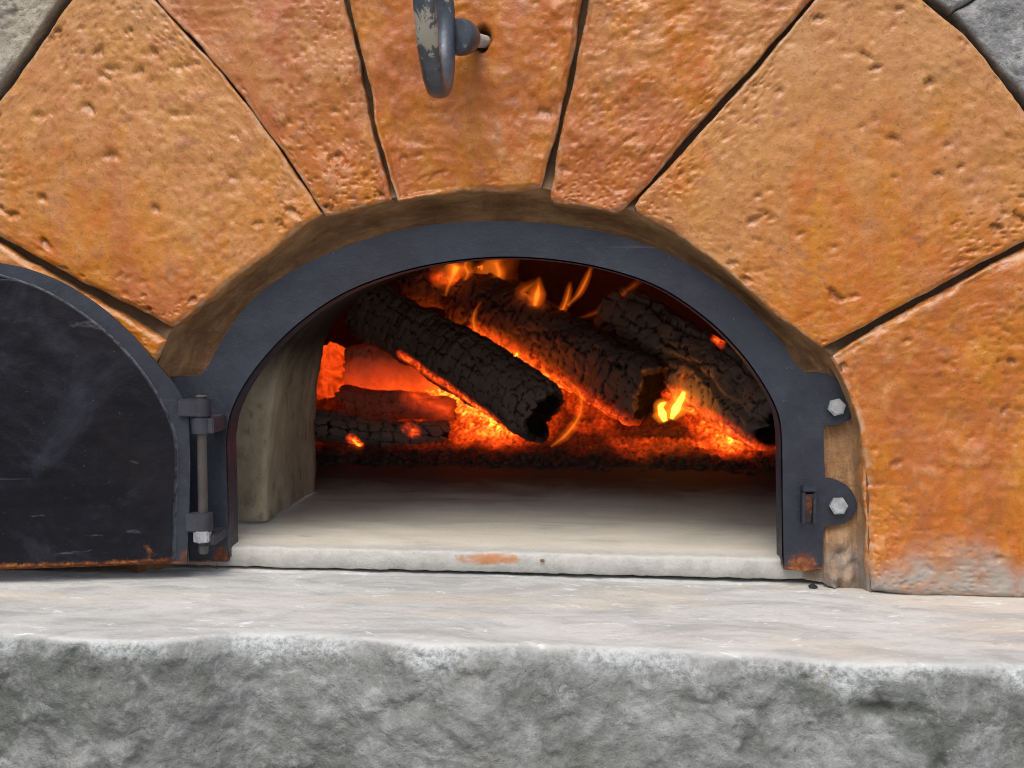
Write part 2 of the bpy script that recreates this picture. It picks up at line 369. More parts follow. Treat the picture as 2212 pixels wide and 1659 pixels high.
# ---------------------------------------------------------------- arch stones
def coons(bot, right, top, left, nu, nv):
    ease = lambda n: (lambda t: t+0.0*t)(np.linspace(0, 1, n))
    def cl(n):                                  # denser at both ends for the arris
        t = np.linspace(0, 1, n); return t-0.10*np.sin(2*np.pi*t)/(1.0)*0.9
    u, v = cl(nu), cl(nv)
    B, T = resample(bot, nu, u), resample(top, nu, u); L, R = resample(left, nv, v), resample(right, nv, v)
    U, Vv = u[None, :, None], v[:, None, None]
    P = (1-Vv)*B[None]+Vv*T[None]+(1-U)*L[:, None]+U*R[:, None]
    P -= (1-U)*(1-Vv)*B[0]+U*(1-Vv)*B[-1]+(1-U)*Vv*T[0]+U*Vv*T[-1]
    return P                                    # [nv, nu, 2]
RNG = np.random.default_rng(5)
def stone(name, inner, right, outer, left, tint, seed, mat, yoff=0.0, pit=1.0, lump=1.0, depth=0.055, bevel=0.0050, rag=1.0,
          foot_z=None, big_pits=10, crater=None, label=None, grow=3.8):
    P = coons(inner, right, outer, left, 0, 0) if False else None
    li, lr = np.linalg.norm(np.diff(np.array(inner), axis=0), axis=1).sum(), np.linalg.norm(np.diff(np.array(right), axis=0), axis=1).sum()
    lo, ll = np.linalg.norm(np.diff(np.array(outer), axis=0), axis=1).sum(), np.linalg.norm(np.diff(np.array(left), axis=0), axis=1).sum()
    nu, nv = int(max(li, lo)/4.2)+8, int(max(lr, ll)/4.2)+8
    P = coons(inner, right, outer, left, nu, nv)
    bd = np.concatenate([P[0], P[1:, -1], P[-1, ::-1][1:], P[::-1, 0][1:]])
    uu = np.linspace(0, 1, nu)[None, :, None]
    o0 = P[:, 0]-P[:, 2]; o0 /= np.linalg.norm(o0, axis=1)[:, None]; o1 = P[:, -1]-P[:, -3]; o1 /= np.linalg.norm(o1, axis=1)[:, None]
    P = P+grow*(o0[:, None]*(1-uu)**6+o1[:, None]*uu**6)
    bd = np.concatenate([P[0], P[1:, -1], P[-1, ::-1][1:], P[::-1, 0][1:]])
    W = at(P.reshape(-1, 2), yoff)
    # ragged outline, fading inwards
    Wb = at(bd, yoff)
    db = np.full(len(W), 1e9)
    for k in range(0, len(Wb), 64):
        db = np.minimum(db, np.linalg.norm(W[:, None]-Wb[None, k:k+64], axis=2).min(1))
    q = W.copy(); q[:, 1] = seed*0.37
    fall = np.exp(-db/0.012)[:, None]
    W[:, 0] += (fbm(q, 28, 4, seed+50)*0.0014*rag*fall[:, 0]); W[:, 2] += (fbm(q, 28, 4, seed+60)*0.0014*rag*fall[:, 0])
    # relief towards the viewer (h > 0 = proud)
    h = fbm(q, 9, 3, seed)*0.0035*lump + fbm(q, 30, 4, seed+1)*0.0017*lump + fbm(q, 75, 3, seed+31)*0.0004
    rd = ridged(q*np.array([1, 1, 1.2]), 38, 3, seed+2); h += np.clip(rd-0.7, 0, 2)*0.0011*lump
    fine = fbm(q, 150, 3, seed+3)
    h += fine*0.0005*(0.5+0.8*sstep(-0.3, 0.5, fbm(q, 7, 2, seed+9)))
    # pits: clusters of small ones and a few big
    pm = 0.06+0.94*sstep(-0.15, 0.5, fbm(q, 6, 3, seed+5))
    f1, _, val = cells(q[:, 0]*115+fbm(q, 60, 2, seed+11)*0.5, q[:, 2]*170, seed)
    p1 = np.clip(1-f1/(0.15+0.30*val), 0, 1)*(val > 0.45)*pm; h -= p1**1.0*0.0019*pit
    f1, _, val = cells(q[:, 0]*48+fbm(q, 45, 2, seed+12)*0.45, q[:, 2]*66, seed+1)
    p2 = np.clip(1-f1/(0.10+0.22*val), 0, 1)*(val > 0.80)*(0.4+0.6*pm); h -= p2**1.1*0.0026*pit
    rng = np.random.default_rng(seed)
    for _ in range(int(big_pits*2.2)):
        c = W[rng.integers(len(W))]; r = rng.uniform(0.0022, 0.0062)
        el = rng.uniform(1.0, 2.0); tl = rng.uniform(-0.5, 0.5); ux, uz = W[:, 0]-c[0], W[:, 2]-c[2]
        zr = (uz-tl*ux)/r
        d = np.hypot(ux/(el*r), zr)+fbm(q, 160, 3, seed+13)*0.38
        h -= sstep(0.0, 0.55, 1-d)*(0.25+0.75*np.clip((zr+1)/2, 0, 1))*r*0.62*pit
    if crater is not None:
        d = np.hypot((W[:, 0]-crater[0])/0.0085, (W[:, 2]-crater[2])/0.012)+fbm(q, 130, 2, seed+14)*0.25
        h -= np.clip(1.15-d, 0, 0.5)*0.06
    hl = fbm(q, 9, 3, seed)*0.0035*lump
    rel = (h-hl-np.median(h-hl))/0.0026
    bv = bevel*(1+0.6*fbm(q, 25, 3, seed+7)); bv = np.clip(bv, 0.0025, 0.03)
    x = np.clip(bv-db, 0, bv); drop = bv-np.sqrt(np.maximum(bv*bv-x*x, 0)); drop *= 0.8
    Yv = yoff - h*sstep(0.0, 0.006, db) + drop
    V = W.copy(); V[:, 1] = Yv
    edge = 1-sstep(0.0, bv*1.1, db)
    # sides: boundary loop pushed back
    idx = np.arange(nu*nv).reshape(nv, nu)
    loop = np.concatenate([idx[0], idx[1:, -1], idx[-1, ::-1][1:], idx[::-1, 0][1:-1]])
    nb = len(loop); rings = [V]; base = loop; F = [grid_faces(nu, nv)]; off = nu*nv; side = [np.zeros(nu*nv)]
    cx = W.mean(0)
    for k, dy in enumerate((0.004, 0.010, 0.018, 0.030, depth)):
        R = V[loop].copy(); R[:, 1] += dy
        qq = R.copy(); qq[:, 1] += seed
        nrm = (R-cx)*np.array([1, 0, 1]); nrm /= np.linalg.norm(nrm, axis=1)[:, None]+1e-9
        R += nrm*(fbm(qq, 45, 3, seed+21)*0.0012*rag)[:, None]
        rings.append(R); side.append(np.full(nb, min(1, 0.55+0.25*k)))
        nxt = np.arange(nb)+off
        a, b_ = base, np.roll(base, -1); c, d = nxt, np.roll(nxt, -1)
        F.append(np.stack([b_, a, c, d], -1)); base = nxt; off += nb
    VV = np.vstack(rings); FF = np.vstack(F)
    v0, v1, v2 = VV[FF[0, 0]], VV[FF[0, 1]], VV[FF[0, 2]]
    # orientation of the front must look at -Y
    mid = FF[(nv//2)*(nu-1)+nu//2]; nn = np.cross(VV[mid[1]]-VV[mid[0]], VV[mid[2]]-VV[mid[0]])
    if nn[1] > 0: FF = FF[:, ::-1].copy()
    o = mk(name, VV, FF, mat, oven)
    pad = len(VV)-nu*nv
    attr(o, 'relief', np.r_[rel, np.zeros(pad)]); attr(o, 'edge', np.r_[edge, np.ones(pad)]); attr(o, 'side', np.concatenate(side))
    ft = np.zeros(len(VV))
    if foot_z is not None: ft = 1-sstep(0.0, 0.055, VV[:, 2]-foot_z-0.02*fbm(VV, 20, 3, 4))
    attr(o, 'foot', ft)
    o.color = (*tint, 1)
    if label: o['label'] = label
    return o
crater_c = at1(1043, 84, 0)
stone('arch_stone', [(288, 1205), (284, 1060), (288, 940), (305, 850), (343, 765), (356, 738)],
      [(356, 738), (180, 638), (0, 535), (-260, 390)], [(-260, 1215), (-260, 390)], [(288, 1205), (-260, 1215)],
      (0.45, 0.0, 0.2), 11, M_stone, foot_z=z_ledge(-0.4))
stone('arch_stone', [(375, 706), (470, 630), (560, 560), (640, 500), (690, 466)],
      [(690, 466), (600, 322), (480, 165), (330, 0), (240, -98)],
      [(-160, 425), (0, 213), (150, 0), (216, -92), (240, -98)], [(375, 706), (190, 612), (0, 507), (-160, 425)],
      (0.14, 0.18, 0.18), 12, M_stone, pit=1.3, lump=0.42, big_pits=16)
stone('arch_stone', [(705, 466), (770, 450), (843, 432)], [(843, 432), (806, 300), (772, 140), (745, 30), (722, -90)],
      [(262, -90), (722, -90)], [(705, 466), (612, 322), (492, 165), (345, 0), (262, -90)],
      (0.24, 0.55, -0.1), 13, M_stone, pit=1.0, lump=1.0, big_pits=6)
stone('arch_stone', [(862, 433), (930, 421), (1000, 414), (1080, 413), (1120, 410), (1168, 406)],
      [(1168, 406), (1193, 300), (1229, 150), (1254, 0), (1270, -90)], [(740, -90), (1270, -90)],
      [(862, 433), (822, 290), (780, 100), (757, 0), (740, -90)],
      (0.62, 0.42, -0.15), 14, M_stone, pit=0.7, lump=1.15, big_pits=5, crater=crater_c)
stone('arch_stone', [(1201, 437), (1216, 440), (1260, 447), (1326, 459), (1337, 459)], [(1337, 459), (1350, 449), (1375, 423), (1490, 283), (1620, 148), (1748, 0), (1830, -95)],
      [(1292, -90), (1830, -95)], [(1201, 437), (1193, 428), (1194, 414), (1212, 300), (1247, 150), (1276, 0), (1292, -90)],
      (0.38, 0.40, -0.05), 15, M_stone, pit=0.7, lump=1.1, big_pits=5)
stone('arch_stone', [(1379, 460), (1396, 470), (1480, 518), (1570, 582), (1680, 680), (1772, 752)],
      [(1772, 752), (1900, 685), (2050, 602), (2212, 516), (2330, 455)],
      [(1850, -95), (1915, -75), (1996, 0), (2085, 72), (2212, 232), (2330, 375), (2330, 455)],
      [(1379, 460), (1374, 447), (1384, 430), (1520, 283), (1642, 148), (1768, 0), (1850, -95)],
      (0.15, 0.18, 0.22), 16, M_stone, pit=1.35, lump=0.42, big_pits=18)
stone('arch_stone', [(1880, 1276), (1874, 1220), (1872, 1130), (1867, 1000), (1857, 915), (1826, 835), (1797, 776)],
      [(1797, 776), (1900, 709), (2050, 628), (2212, 542), (2330, 482)], [(2330, 1292), (2330, 482)],
      [(1880, 1276), (2000, 1286), (2120, 1289), (2330, 1292)],
      (0.80, 0.30, -0.15), 17, M_stone, pit=1.0, lump=1.0, big_pits=8, bevel=0.009, foot_z=z_ledge(0.45))
M_grey = mat_grey_rock('grey_wall_rock', (0.36, 0.36, 0.35), (0.24, 0.24, 0.235), (0.15, 0.155, 0.155), False, 40)
M_tanrock = mat_grey_rock('buff_wall_rock', (0.42, 0.38, 0.31), (0.32, 0.28, 0.21), (0.22, 0.20, 0.17), False, 60)
gl = 'grey wall stone outside the orange arch'
stone('wall_stone', [(-150, 392), (0, 180), (126, 0), (190, -90)], [(190, -90), (-150, -90)], [(-320, 392), (-150, -90)], [(-150, 392), (-320, 392)],
      (0, 0, 0), 21, M_tanrock, yoff=-0.004, big_pits=3, label='buff grey wall stone outside the orange arch')
stone('wall_stone', [(1935, -95), (2022, 0), (2056, 22)], [(2056, 22), (2085, 7), (2115, -12), (2200, -95)], [(1990, -130), (2200, -130), (2200, -95)], [(1935, -95), (1990, -130)],
      (0, 0, 0), 22, M_grey, big_pits=0, label=gl)
stone('wall_stone', [(2062, 29), (2116, 95), (2212, 209), (2330, 352)], [(2330, 352), (2420, 200)], [(2210, -90), (2420, 200)], [(2062, 29), (2090, 14), (2120, -5), (2210, -90)],
      (0, 0, 0), 23, M_grey, big_pits=2, label=gl)

# ---------------------------------------------------------------- contours of the mouth
def smooth_path(P, n): return spline(P, n)
fr_out_arc = [(441, 815), (452, 788), (482, 730), (530, 664), (595, 608), (680, 560), (785, 519), (895, 491), (1000, 480), (1100, 478), (1220, 487), (1330, 508), (1435, 544), (1540, 603), (1622, 668), (1690, 742), (1732, 812)]
fr_in_arc = [(487, 950), (497, 893), (527, 830), (580, 760), (650, 693), (742, 632), (850, 590), (960, 565), (1080, 554), (1200, 560), (1320, 582), (1430, 622), (1530, 690), (1602, 762), (1652, 832), (1682, 893), (1690, 945)]
# mortar core behind the stones, with the coved reveal that runs from the stones in to the frame
M_mortar = NT('brown_mortar')
t = M_mortar
mc = t.mix(t.ramp(t.noise(14, 6, 0.62, 0.8, None, 2), 0.3, 0.7), (0.26, 0.125, 0.052), (0.48, 0.275, 0.13))
mc = t.mix(t.ramp(t.noise(45, 6, 0.66, 0.5, None, 5), 0.45, 0.72, 0, 0.35), mc, (0.30, 0.19, 0.095))
mc = t.mix(t.ramp(t.noise(220, 4, 0.7, 0, None, 6), 0.58, 0.72, 0, 0.6), mc, (0.07, 0.04, 0.02))
mc = t.mix(t.math('MULTIPLY', t.attr('foot'), t.ramp(t.noise(30, 5, 0.65, 0.4, None, 9), 0.3, 0.55, 0.5, 1)), mc, (0.27, 0.245, 0.21))
cv = t.n.new('ShaderNodeCombineXYZ'); t.l.new(t.attr('across'), cv.inputs[0]); t.l.new(t.attr('along'), cv.inputs[1])
sn = t.noise(1.0, 6, 0.68, 0.4, t.mapping((5, 26, 1), (0, 0, 0), cv.outputs[0]), 33)
mc = t.mix(t.ramp(sn, 0.40, 0.62, 0.45, 0), mc, (0.11, 0.055, 0.026))
mc = t.mix(t.ramp(sn, 0.52, 0.74, 0, 0.5), mc, (0.45, 0.27, 0.135))
mc = t.mix(t.attr('joint'), mc, t.mix(t.noise(50, 4, 0.6, 0, None, 15), (0.075, 0.042, 0.022), (0.19, 0.115, 0.06)))
M_mortar = t.done(mc, 0.75, t.bump(t.noise(80, 8, 0.68, 0.3, None, 7), 0.004, 0.9), 0, 0.3)
rv_out = [(296, 1262), (290, 1060), (294, 945), (310, 856), (346, 768), (372, 708), (470, 625), (560, 555), (640, 495), (700, 460), (850, 426), (1000, 408), (1120, 404), (1185, 408), (1262, 440), (1360, 452), (1480, 511), (1572, 575), (1682, 673), (1780, 752), (1803, 776), (1832, 832), (1862, 915), (1872, 1000), (1877, 1130), (1879, 1220), (1884, 1290)]
rv_in = [(470, 1240), (462, 1050), (460, 960), (470, 830), (500, 735), (548, 672), (608, 620), (690, 572), (790, 531), (898, 503), (1000, 492), (1100, 490), (1220, 499), (1326, 520), (1428, 556), (1532, 615), (1612, 680), (1678, 752), (1720, 826), (1735, 900), (1737, 1000), (1736, 1120), (1735, 1250)]
NN = 420; NP = 26
A = at(smooth_path(rv_out, NN), 0.0); B = at(smooth_path(rv_in, NN), Y_FR+0.012)
tt = np.linspace(0, 1, NP)
V = []
for s_ in tt:
    p = A*(1-s_)+B*s_
    p[:, 1] = 0.004+0.020*min(1, s_/0.12)+ (Y_FR+0.012-0.024)*s_ + 0.018*math.sin(math.pi*min(1, s_*1.0))
    qr = sstep(0.24, 0.28, A[:, 0])*(A[:, 2] < 0.02)
    p[:, 1] = p[:, 1]*(1-qr)+(0.004+(Y_FR+0.010-0.004)*float(sstep(0.0, 0.10, np.array(s_))))*qr
    V.append(p)
V = np.array(V); sh = V.shape; V = V.reshape(-1, 3)
edgew = np.repeat(np.sin(np.pi*np.clip(tt, 0.02, 0.98)), NN)
tame = np.where((V[:, 0] > 0.27) & (V[:, 2] < 0.02), 0.35, 1.0)
V[:, 1] -= fbm(V*np.array([1, 2, 1]), 22, 5, 3)*0.0050*edgew*tame + ridged(V, 55, 2, 8)*0.0012*edgew*tame
lowr = (V[:, 0] > 0.25)*(1-sstep(0.0, 0.075, V[:, 2]-z_ledge(0.3)))      # rough mortar heaped at the right foot
V[:, 1] -= lowr*edgew*(0.020+0.014*fbm(V, 40, 4, 31))*(V[:, 0] > at1(1782, 1200, 0.03)[0])
FA = grid_faces(NN, NP)
# core wall: from the reveal's outer line out behind all stones
outer = np.array([(-0.75, -0.02, 0)]*0)
ring = V[:NN].copy(); far = ring.copy()
ctr = np.array([0.0, 0, z_ledge(0)]); dirv = (ring-ctr)*np.array([1, 0, 1]); dirv /= np.linalg.norm(dirv, axis=1)[:, None]
V2 = [ring+np.array([0, 0.022, 0])*0.0]
core = []
for k, s_ in enumerate((0.0, 0.02, 0.06, 0.15, 0.3, 0.5, 0.9)):
    p = ring+dirv*s_; p[:, 1] = 0.022 if k else ring[:, 1]; core.append(p)
core = np.vstack(core); FC = grid_faces(NN, 7)+len(V)
allV = np.vstack([V, core])
o = mk('mortar', allV, np.vstack([FA, FC]), M_mortar, oven)
attr(o, 'across', np.r_[np.repeat(tt, NN), np.zeros(len(core))]); attr(o, 'along', np.r_[np.tile(np.linspace(0, 1, NN), NP), np.tile(np.linspace(0, 1, NN), 7)])
attr(o, 'joint', np.r_[np.zeros(len(V)), np.ones(len(core))])
attr(o, 'foot', (allV[:, 0] > 0.2)*(1-sstep(0.0, 0.07, allV[:, 2]-z_ledge(0.3)-0.02*fbm(allV, 30, 3, 2))))

# ---------------------------------------------------------------- iron door frame
rust_pts = [(at1(1733, 1225, Y_FR), 0.035, 0.62), (at1(478, 1200, Y_FR), 0.02, 0.7), (at1(1745, 1110, Y_FR), 0.012, 0.55), (at1(1806, 890, Y_FR), 0.013, 0.45), (at1(1812, 1100, Y_FR), 0.014, 0.5)]
M_frame = mat_iron('black_iron_paint', (0.020, 0.024, 0.037), 0.0, 0.47, rust_pts, 0.8, (at1(1735, 1234, Y_FR)[2], 0.009), 0.45, 0.4)
def plate(outline_px, Y, thick, bevel, plane=None):
    """solid plate traced on the plane Y (or plane = (p0, n)); its thickness runs away from the viewer"""
    P = at(outline_px, Y) if plane is None else at_plane(outline_px, *plane)
    back = np.array([0, thick, 0]) if plane is None else np.asarray(plane[1])*thick
    bm = bmesh.new()
    a = [bm.verts.new(p) for p in P]; b = [bm.verts.new(p+back) for p in P]
    f = bm.faces.new(a); bm.faces.new(b[::-1]); n = len(a)
    for i in range(n):
        j = (i+1) % n; bm.faces.new((a[j], a[i], b[i], b[j]))
    if bevel:
        es = [e for e in f.edges]
        bmesh.ops.bevel(bm, geom=es, offset=bevel, segments=2, affect='EDGES', profile=0.6)
    bmesh.ops.triangulate(bm, faces=[q for q in bm.faces if len(q.verts) > 4])
    return bm
arc_o, arc_i = smooth_path(fr_out_arc, 90), smooth_path(fr_in_arc, 90)
lug1 = spline([(1733, 806), (1772, 805), (1803, 817), (1826, 852), (1838, 888), (1839, 903), (1812, 916), (1776, 919)], 40)
lug2 = spline([(1779, 1035), (1804, 1036), (1835, 1054), (1850, 1084), (1846, 1110), (1822, 1131), (1777, 1136)], 36)
outl = np.vstack([[(408, 1214), (404, 1140), (404, 935), (340, 930), (336, 830), (372, 814), (436, 813)], arc_o[1:-2], lug1, [(1779, 940), (1781, 1000)], lug2, [(1777, 1180), (1776, 1232), (1735, 1234), (1694, 1231), (1692, 1130), (1691, 1030)], arc_i[::-1], [(490, 1060), (493, 1180), (491, 1214)]])
frame = mkbm('door_frame', plate(outl, Y_FR, 0.009, 0.0017), M_frame, oven)
# returned flange round the inside of the mouth
fl = np.vstack([[(492, 1205), (490, 1060)], arc_i, [(1691, 1030), (1692, 1130), (1693, 1222)]])
fl = resample(fl, 200)
a0 = at(fl, Y_FR+0.003)
nrm = np.gradient(a0, axis=0); nrm = np.stack([nrm[:, 2], nrm[:, 1]*0, -nrm[:, 0]], -1); nrm /= np.linalg.norm(nrm, axis=1)[:, None]
r0 = a0+nrm*0.0015; rows = [r0, r0+[0, 0.034, 0], r0-nrm*0.005+[0, 0.034, 0], r0-nrm*0.005]
mk('flange', np.vstack(rows), grid_faces(200, 4), M_frame, frame, smooth=False)

M_zinc = mat_simple('galvanised_steel', (0.26, 0.27, 0.28), (0.46, 0.47, 0.48), 0.42, 120, 0.0006, 0.5, 0.35)
M_rustmetal = mat_iron('rusty_iron', (0.05, 0.045, 0.05), 0.22, 0.6)
def hexhead(c, r, h, mat, parent, name='bolt', rot=0.2):
    bm = bmesh.new()
    top = [bm.verts.new((c[0]+r*math.cos(rot+k*math.pi/3), c[1]-h, c[2]+r*math.sin(rot+k*math.pi/3))) for k in range(6)]
    bot = [bm.verts.new((v.co.x, c[1]+0.003, v.co.z)) for v in top]
    f = bm.faces.new(top); bm.faces.new(bot[::-1])
    for k in range(6): bm.faces.new((top[k], bot[k], bot[(k+1) % 6], top[(k+1) % 6]))
    bmesh.ops.bevel(bm, geom=list(f.edges), offset=0.0016, segments=2, affect='EDGES')
    return mkbm(name, bm, mat, parent)
hexhead(at1(1806, 879, Y_FR), 0.0088, 0.0065, M_zinc, frame, rot=0.25)
hexhead(at1(1810, 1092, Y_FR), 0.0090, 0.0065, M_zinc, frame, rot=0.05)
# latch keeper: a small open-bottomed box welded on the right leg
def box_bm(x0, x1, y0, y1, z0, z1, bevel=0.0, bm=None):
    bm = bm or bmesh.new()
    vs_ = [bm.verts.new((x, y, z)) for x in (x0, x1) for y in (y0, y1) for z in (z0, z1)]
    fs = [(0, 1, 3, 2), (4, 6, 7, 5), (0, 4, 5, 1), (2, 3, 7, 6), (0, 2, 6, 4), (1, 5, 7, 3)]
    ff = [bm.faces.new([vs_[i] for i in f]) for f in fs]
    if bevel:
        es = list({e for f in ff for e in f.edges})
        bmesh.ops.bevel(bm, geom=es, offset=bevel, segments=2, affect='EDGES')
    return bm
k0, k1 = at1(1728, 1128, Y_FR), at1(1760, 1047, Y_FR)
bm = bmesh.new()
box_bm(k0[0], k1[0], Y_FR-0.013, Y_FR+0.002, k1[2]-0.0055, k1[2], 0.0008, bm)
box_bm(k0[0], k0[0]+0.0032, Y_FR-0.011, Y_FR+0.002, k0[2], k1[2]-0.0056, 0.0006, bm)
box_bm(k1[0]-0.0032, k1[0], Y_FR-0.011, Y_FR+0.002, k0[2], k1[2]-0.0056, 0.0006, bm)
kp = mkbm('latch_keeper', bm, M_frame, frame)
mk('latch_slot', [(k0[0]+0.0034, Y_FR-0.0095, k1[2]-0.008), (k1[0]-0.0034, Y_FR-0.0095, k1[2]-0.008), (k1[0]-0.0034, Y_FR-0.002, k0[2]+0.001), (k0[0]+0.0034, Y_FR-0.002, k0[2]+0.001),
                   (k0[0]+0.0034, Y_FR+0.002, k1[2]-0.008), (k1[0]-0.0034, Y_FR+0.002, k1[2]-0.008), (k1[0]-0.0034, Y_FR+0.002, k0[2]+0.001), (k0[0]+0.0034, Y_FR+0.002, k0[2]+0.001)],
   [(0, 1, 2, 3), (4, 7, 6, 5), (0, 4, 5, 1), (3, 2, 6, 7), (0, 3, 7, 4), (1, 5, 6, 2)], mat_iron('rusted_slot', (0.05, 0.04, 0.04), 0.5, 0.7), frame, smooth=False)

# ---------------------------------------------------------------- door, swung open against the wall
Y_H = -0.012
hp = at1(437, 1000, Y_H)
DA = rad(13)
dn = np.array([math.sin(DA)*-1*-1, math.cos(DA), 0])          # away from the viewer, square to the door
dn = np.array([-math.sin(DA)*-1, math.cos(DA), 0]); dn /= np.linalg.norm(dn)
# the door's left end comes towards the viewer: its plane runs along (-cos, -sin)
du = np.array([-math.cos(DA), -math.sin(DA), 0]); dn = np.array([-math.sin(DA), math.cos(DA), 0])
dpl = (hp, dn)
rust_door = [(at_plane([(x, 1238)], *dpl)[0], 0.030, k) for x, k in ((-60, .8), (60, .75), (170, .62), (250, .62), (330, .55), (400, .6))]
rust_door = [(at_plane([(395, 1205)], *dpl)[0], 0.02, 0.5), (at_plane([(330, 1190)], *dpl)[0], 0.03, 0.40)]
zdb = at_plane([(404, 1217)], *dpl)[0][2]
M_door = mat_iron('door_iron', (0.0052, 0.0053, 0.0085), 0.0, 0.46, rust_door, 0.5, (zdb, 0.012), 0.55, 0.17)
M_rim = mat_iron('door_rim_iron', (0.024, 0.028, 0.040), 0.0, 0.50, rust_door, 0.4, (zdb, 0.005), 0.25, 0.35)
def mirrored(P, xm):
    """continue a right half traced in px to the left about the door's own middle"""
    W = at_plane(P, *dpl); u = (W-hp) @ du; um = ((at_plane([(xm, 600)], *dpl)[0]-hp) @ du)
    L = [hp+du*(2*um-a)+np.array([0, 0, z]) for a, z in zip(u, W[:, 2]-hp[2])]
    return np.array(L), W
half = np.vstack([[(404, 1217), (409, 1100), (411, 1000), (409, 900), (398, 864)], spline([(394, 858), (375, 828), (340, 787), (290, 729), (220, 666), (140, 613), (60, 581), (0, 568), (-80, 555), (-190, 549)], 60)])
L, W = mirrored(half, -195)
L[:, 2] += 0
bm = bmesh.new()
pts = np.vstack([W, L[::-1][1:]])
zb = W[0, 2]; pts[-1, 2] = zb
def solid(pts, back, bevel):
    bm = bmesh.new(); a = [bm.verts.new(p) for p in pts]; b = [bm.verts.new(p+back) for p in pts]
    f = bm.faces.new(a); bm.faces.new(b[::-1]); n = len(a)
    for i in range(n):
        j = (i+1) % n; bm.faces.new((a[j], a[i], b[i], b[j]))
    if bevel: bmesh.ops.bevel(bm, geom=list(f.edges), offset=bevel, segments=2, affect='EDGES', profile=0.6)
    bmesh.ops.triangulate(bm, faces=[q for q in bm.faces if len(q.verts) > 4]); return bm
door = mkbm('oven_door', solid(pts, dn*0.009, 0.0012), M_rim, oven)
# inner panel: proud of the rim and slightly dished, with an uneven hammered face
ph = np.vstack([spline([(366, 1216), (377, 1205), (380, 1190), (382, 1100), (385, 1010), (384, 965), (375, 918), (341, 848), (283, 768), (200, 690), (100, 627), (0, 592), (-90, 575), (-190, 568)], 110)])
L, W = mirrored(ph, -195)
rim = np.vstack([W, L[::-1][1:]])
nr = len(rim); cen = rim.mean(0); rows = []; NR = 70
for k in range(NR):
    s_ = (k/(NR-1))**1.5; rows.append(cen+(rim-cen)*(1-s_*0.985))
dome = np.vstack(rows)
srel = np.repeat(np.linspace(0, 1, NR)**1.5, nr)
q = np.stack([(dome-hp) @ du, np.zeros(len(dome)), dome[:, 2]], -1)
pr = 0.0058*sstep(0, 0.012, srel)+0.004*sstep(0.05, 0.8, srel)+(fbm(q, 14, 4, 3)*0.0011+fbm(q, 70, 3, 5)*0.0005+np.clip(ridged(q, 30, 2, 9)-0.8, 0, 1)*0.0008)*sstep(0.03, 0.12, srel)
Vd = dome-dn[None]*pr[:, None]
r_back = rim+dn*0.001
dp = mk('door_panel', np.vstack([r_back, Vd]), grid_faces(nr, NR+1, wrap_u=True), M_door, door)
attr(dp, 'lip_light', np.r_[np.ones(nr), 1-sstep(0.006, 0.013, srel)])  # mask of the painted highlight round the panel edge
# hinge: arms of the door, knuckle of the frame, pin, nut
def pbox(name, px0, py0, px1, py1, Y0, Y1, mat, parent, bevel=0.0014):
    a, b = at1(px0, py1, Y0), at1(px1, py0, Y0)
    return mkbm(name, box_bm(a[0], b[0], Y0, Y1, a[2], b[2], bevel), mat, parent)
M_hinge = mat_iron('hinge_iron', (0.028, 0.029, 0.038), 0.07, 0.55)
def tube(path, radii, n=16, cap=True, flat=None, twist=None):
    path = np.asarray(path, float); V = []; T = np.gradient(path, axis=0); T /= np.linalg.norm(T, axis=1)[:, None]
    up = np.array([0, 1, 0.0])
    for p, tt_, r in zip(path, T, radii):
        a = np.cross(tt_, up); a /= np.linalg.norm(a)+1e-9; b = np.cross(tt_, a)
        ra, rb = (r, r) if np.isscalar(r) else r
        for k in range(n):
            an = 2*math.pi*k/n; V.append(p+a*ra*math.cos(an)+b*rb*math.sin(an))
    V = np.array(V); F = [list(f) for f in grid_faces(n, len(path), wrap_u=True)]
    if cap: F.append(list(range(n))[::-1]); F.append([len(V)-n+k for k in range(n)])
    return V, F
def mktube(name, path, radii, mat, parent=None, n=16, loc=None, smooth=True):
    V, F = tube(path, radii, n); bm = bmesh.new(); vv = [bm.verts.new(v) for v in V]
    for f in F: bm.faces.new([vv[i] for i in f])
    return mkbm(name, bm, mat, parent, smooth=False, loc=loc, angle=50)
def knuckle(name, pz0, pz1, px_to, r, mat, parent, Yb=None):
    z1_, z0_ = at1(437, pz0, Y_H)[2], at1(437, pz1, Y_H)[2]
    bm = bmesh.new(); n = 28
    lo = [bm.verts.new((hp[0]+r*math.cos(2*math.pi*k/n), Y_H+r*math.sin(2*math.pi*k/n), z0_)) for k in range(n)]
    hi = [bm.verts.new((v.co.x, v.co.y, z1_)) for v in lo]
    fl_, fh = bm.faces.new(lo[::-1]), bm.faces.new(hi)
    for k in range(n): bm.faces.new((lo[k], lo[(k+1) % n], hi[(k+1) % n], hi[k]))
    bmesh.ops.bevel(bm, geom=list(fl_.edges)+list(fh.edges), offset=0.0009, segments=2, affect='EDGES')
    xt = at1(px_to, 1000, Y_H)[0]
    if Yb is None: box_bm(min(xt, hp[0]), max(xt, hp[0]), Y_H-r*0.92, Y_H+r*0.9, z0_+0.0006, z1_-0.0006, 0.0010, bm)
    else: box_bm(min(xt, hp[0]), max(xt, hp[0]), Y_H-r*0.55, Yb, z0_+0.0006, z1_-0.0006, 0.0010, bm)
    return mkbm(name, bm, mat, parent)
knuckle('hinge_arm', 861, 900, 392, 0.0094, M_hinge, door)
knuckle('hinge_arm', 1107, 1148, 404, 0.0094, M_hinge, door)
knuckle('hinge_knuckle', 901, 937, 466, 0.0097, M_hinge, frame, Y_FR+0.002)
knuckle('hinge_knuckle', 1152, 1178, 464, 0.0060, M_hinge, frame, Y_FR+0.002)
zt, zb_ = at1(437, 856, Y_H)[2], at1(437, 1196, Y_H)[2]
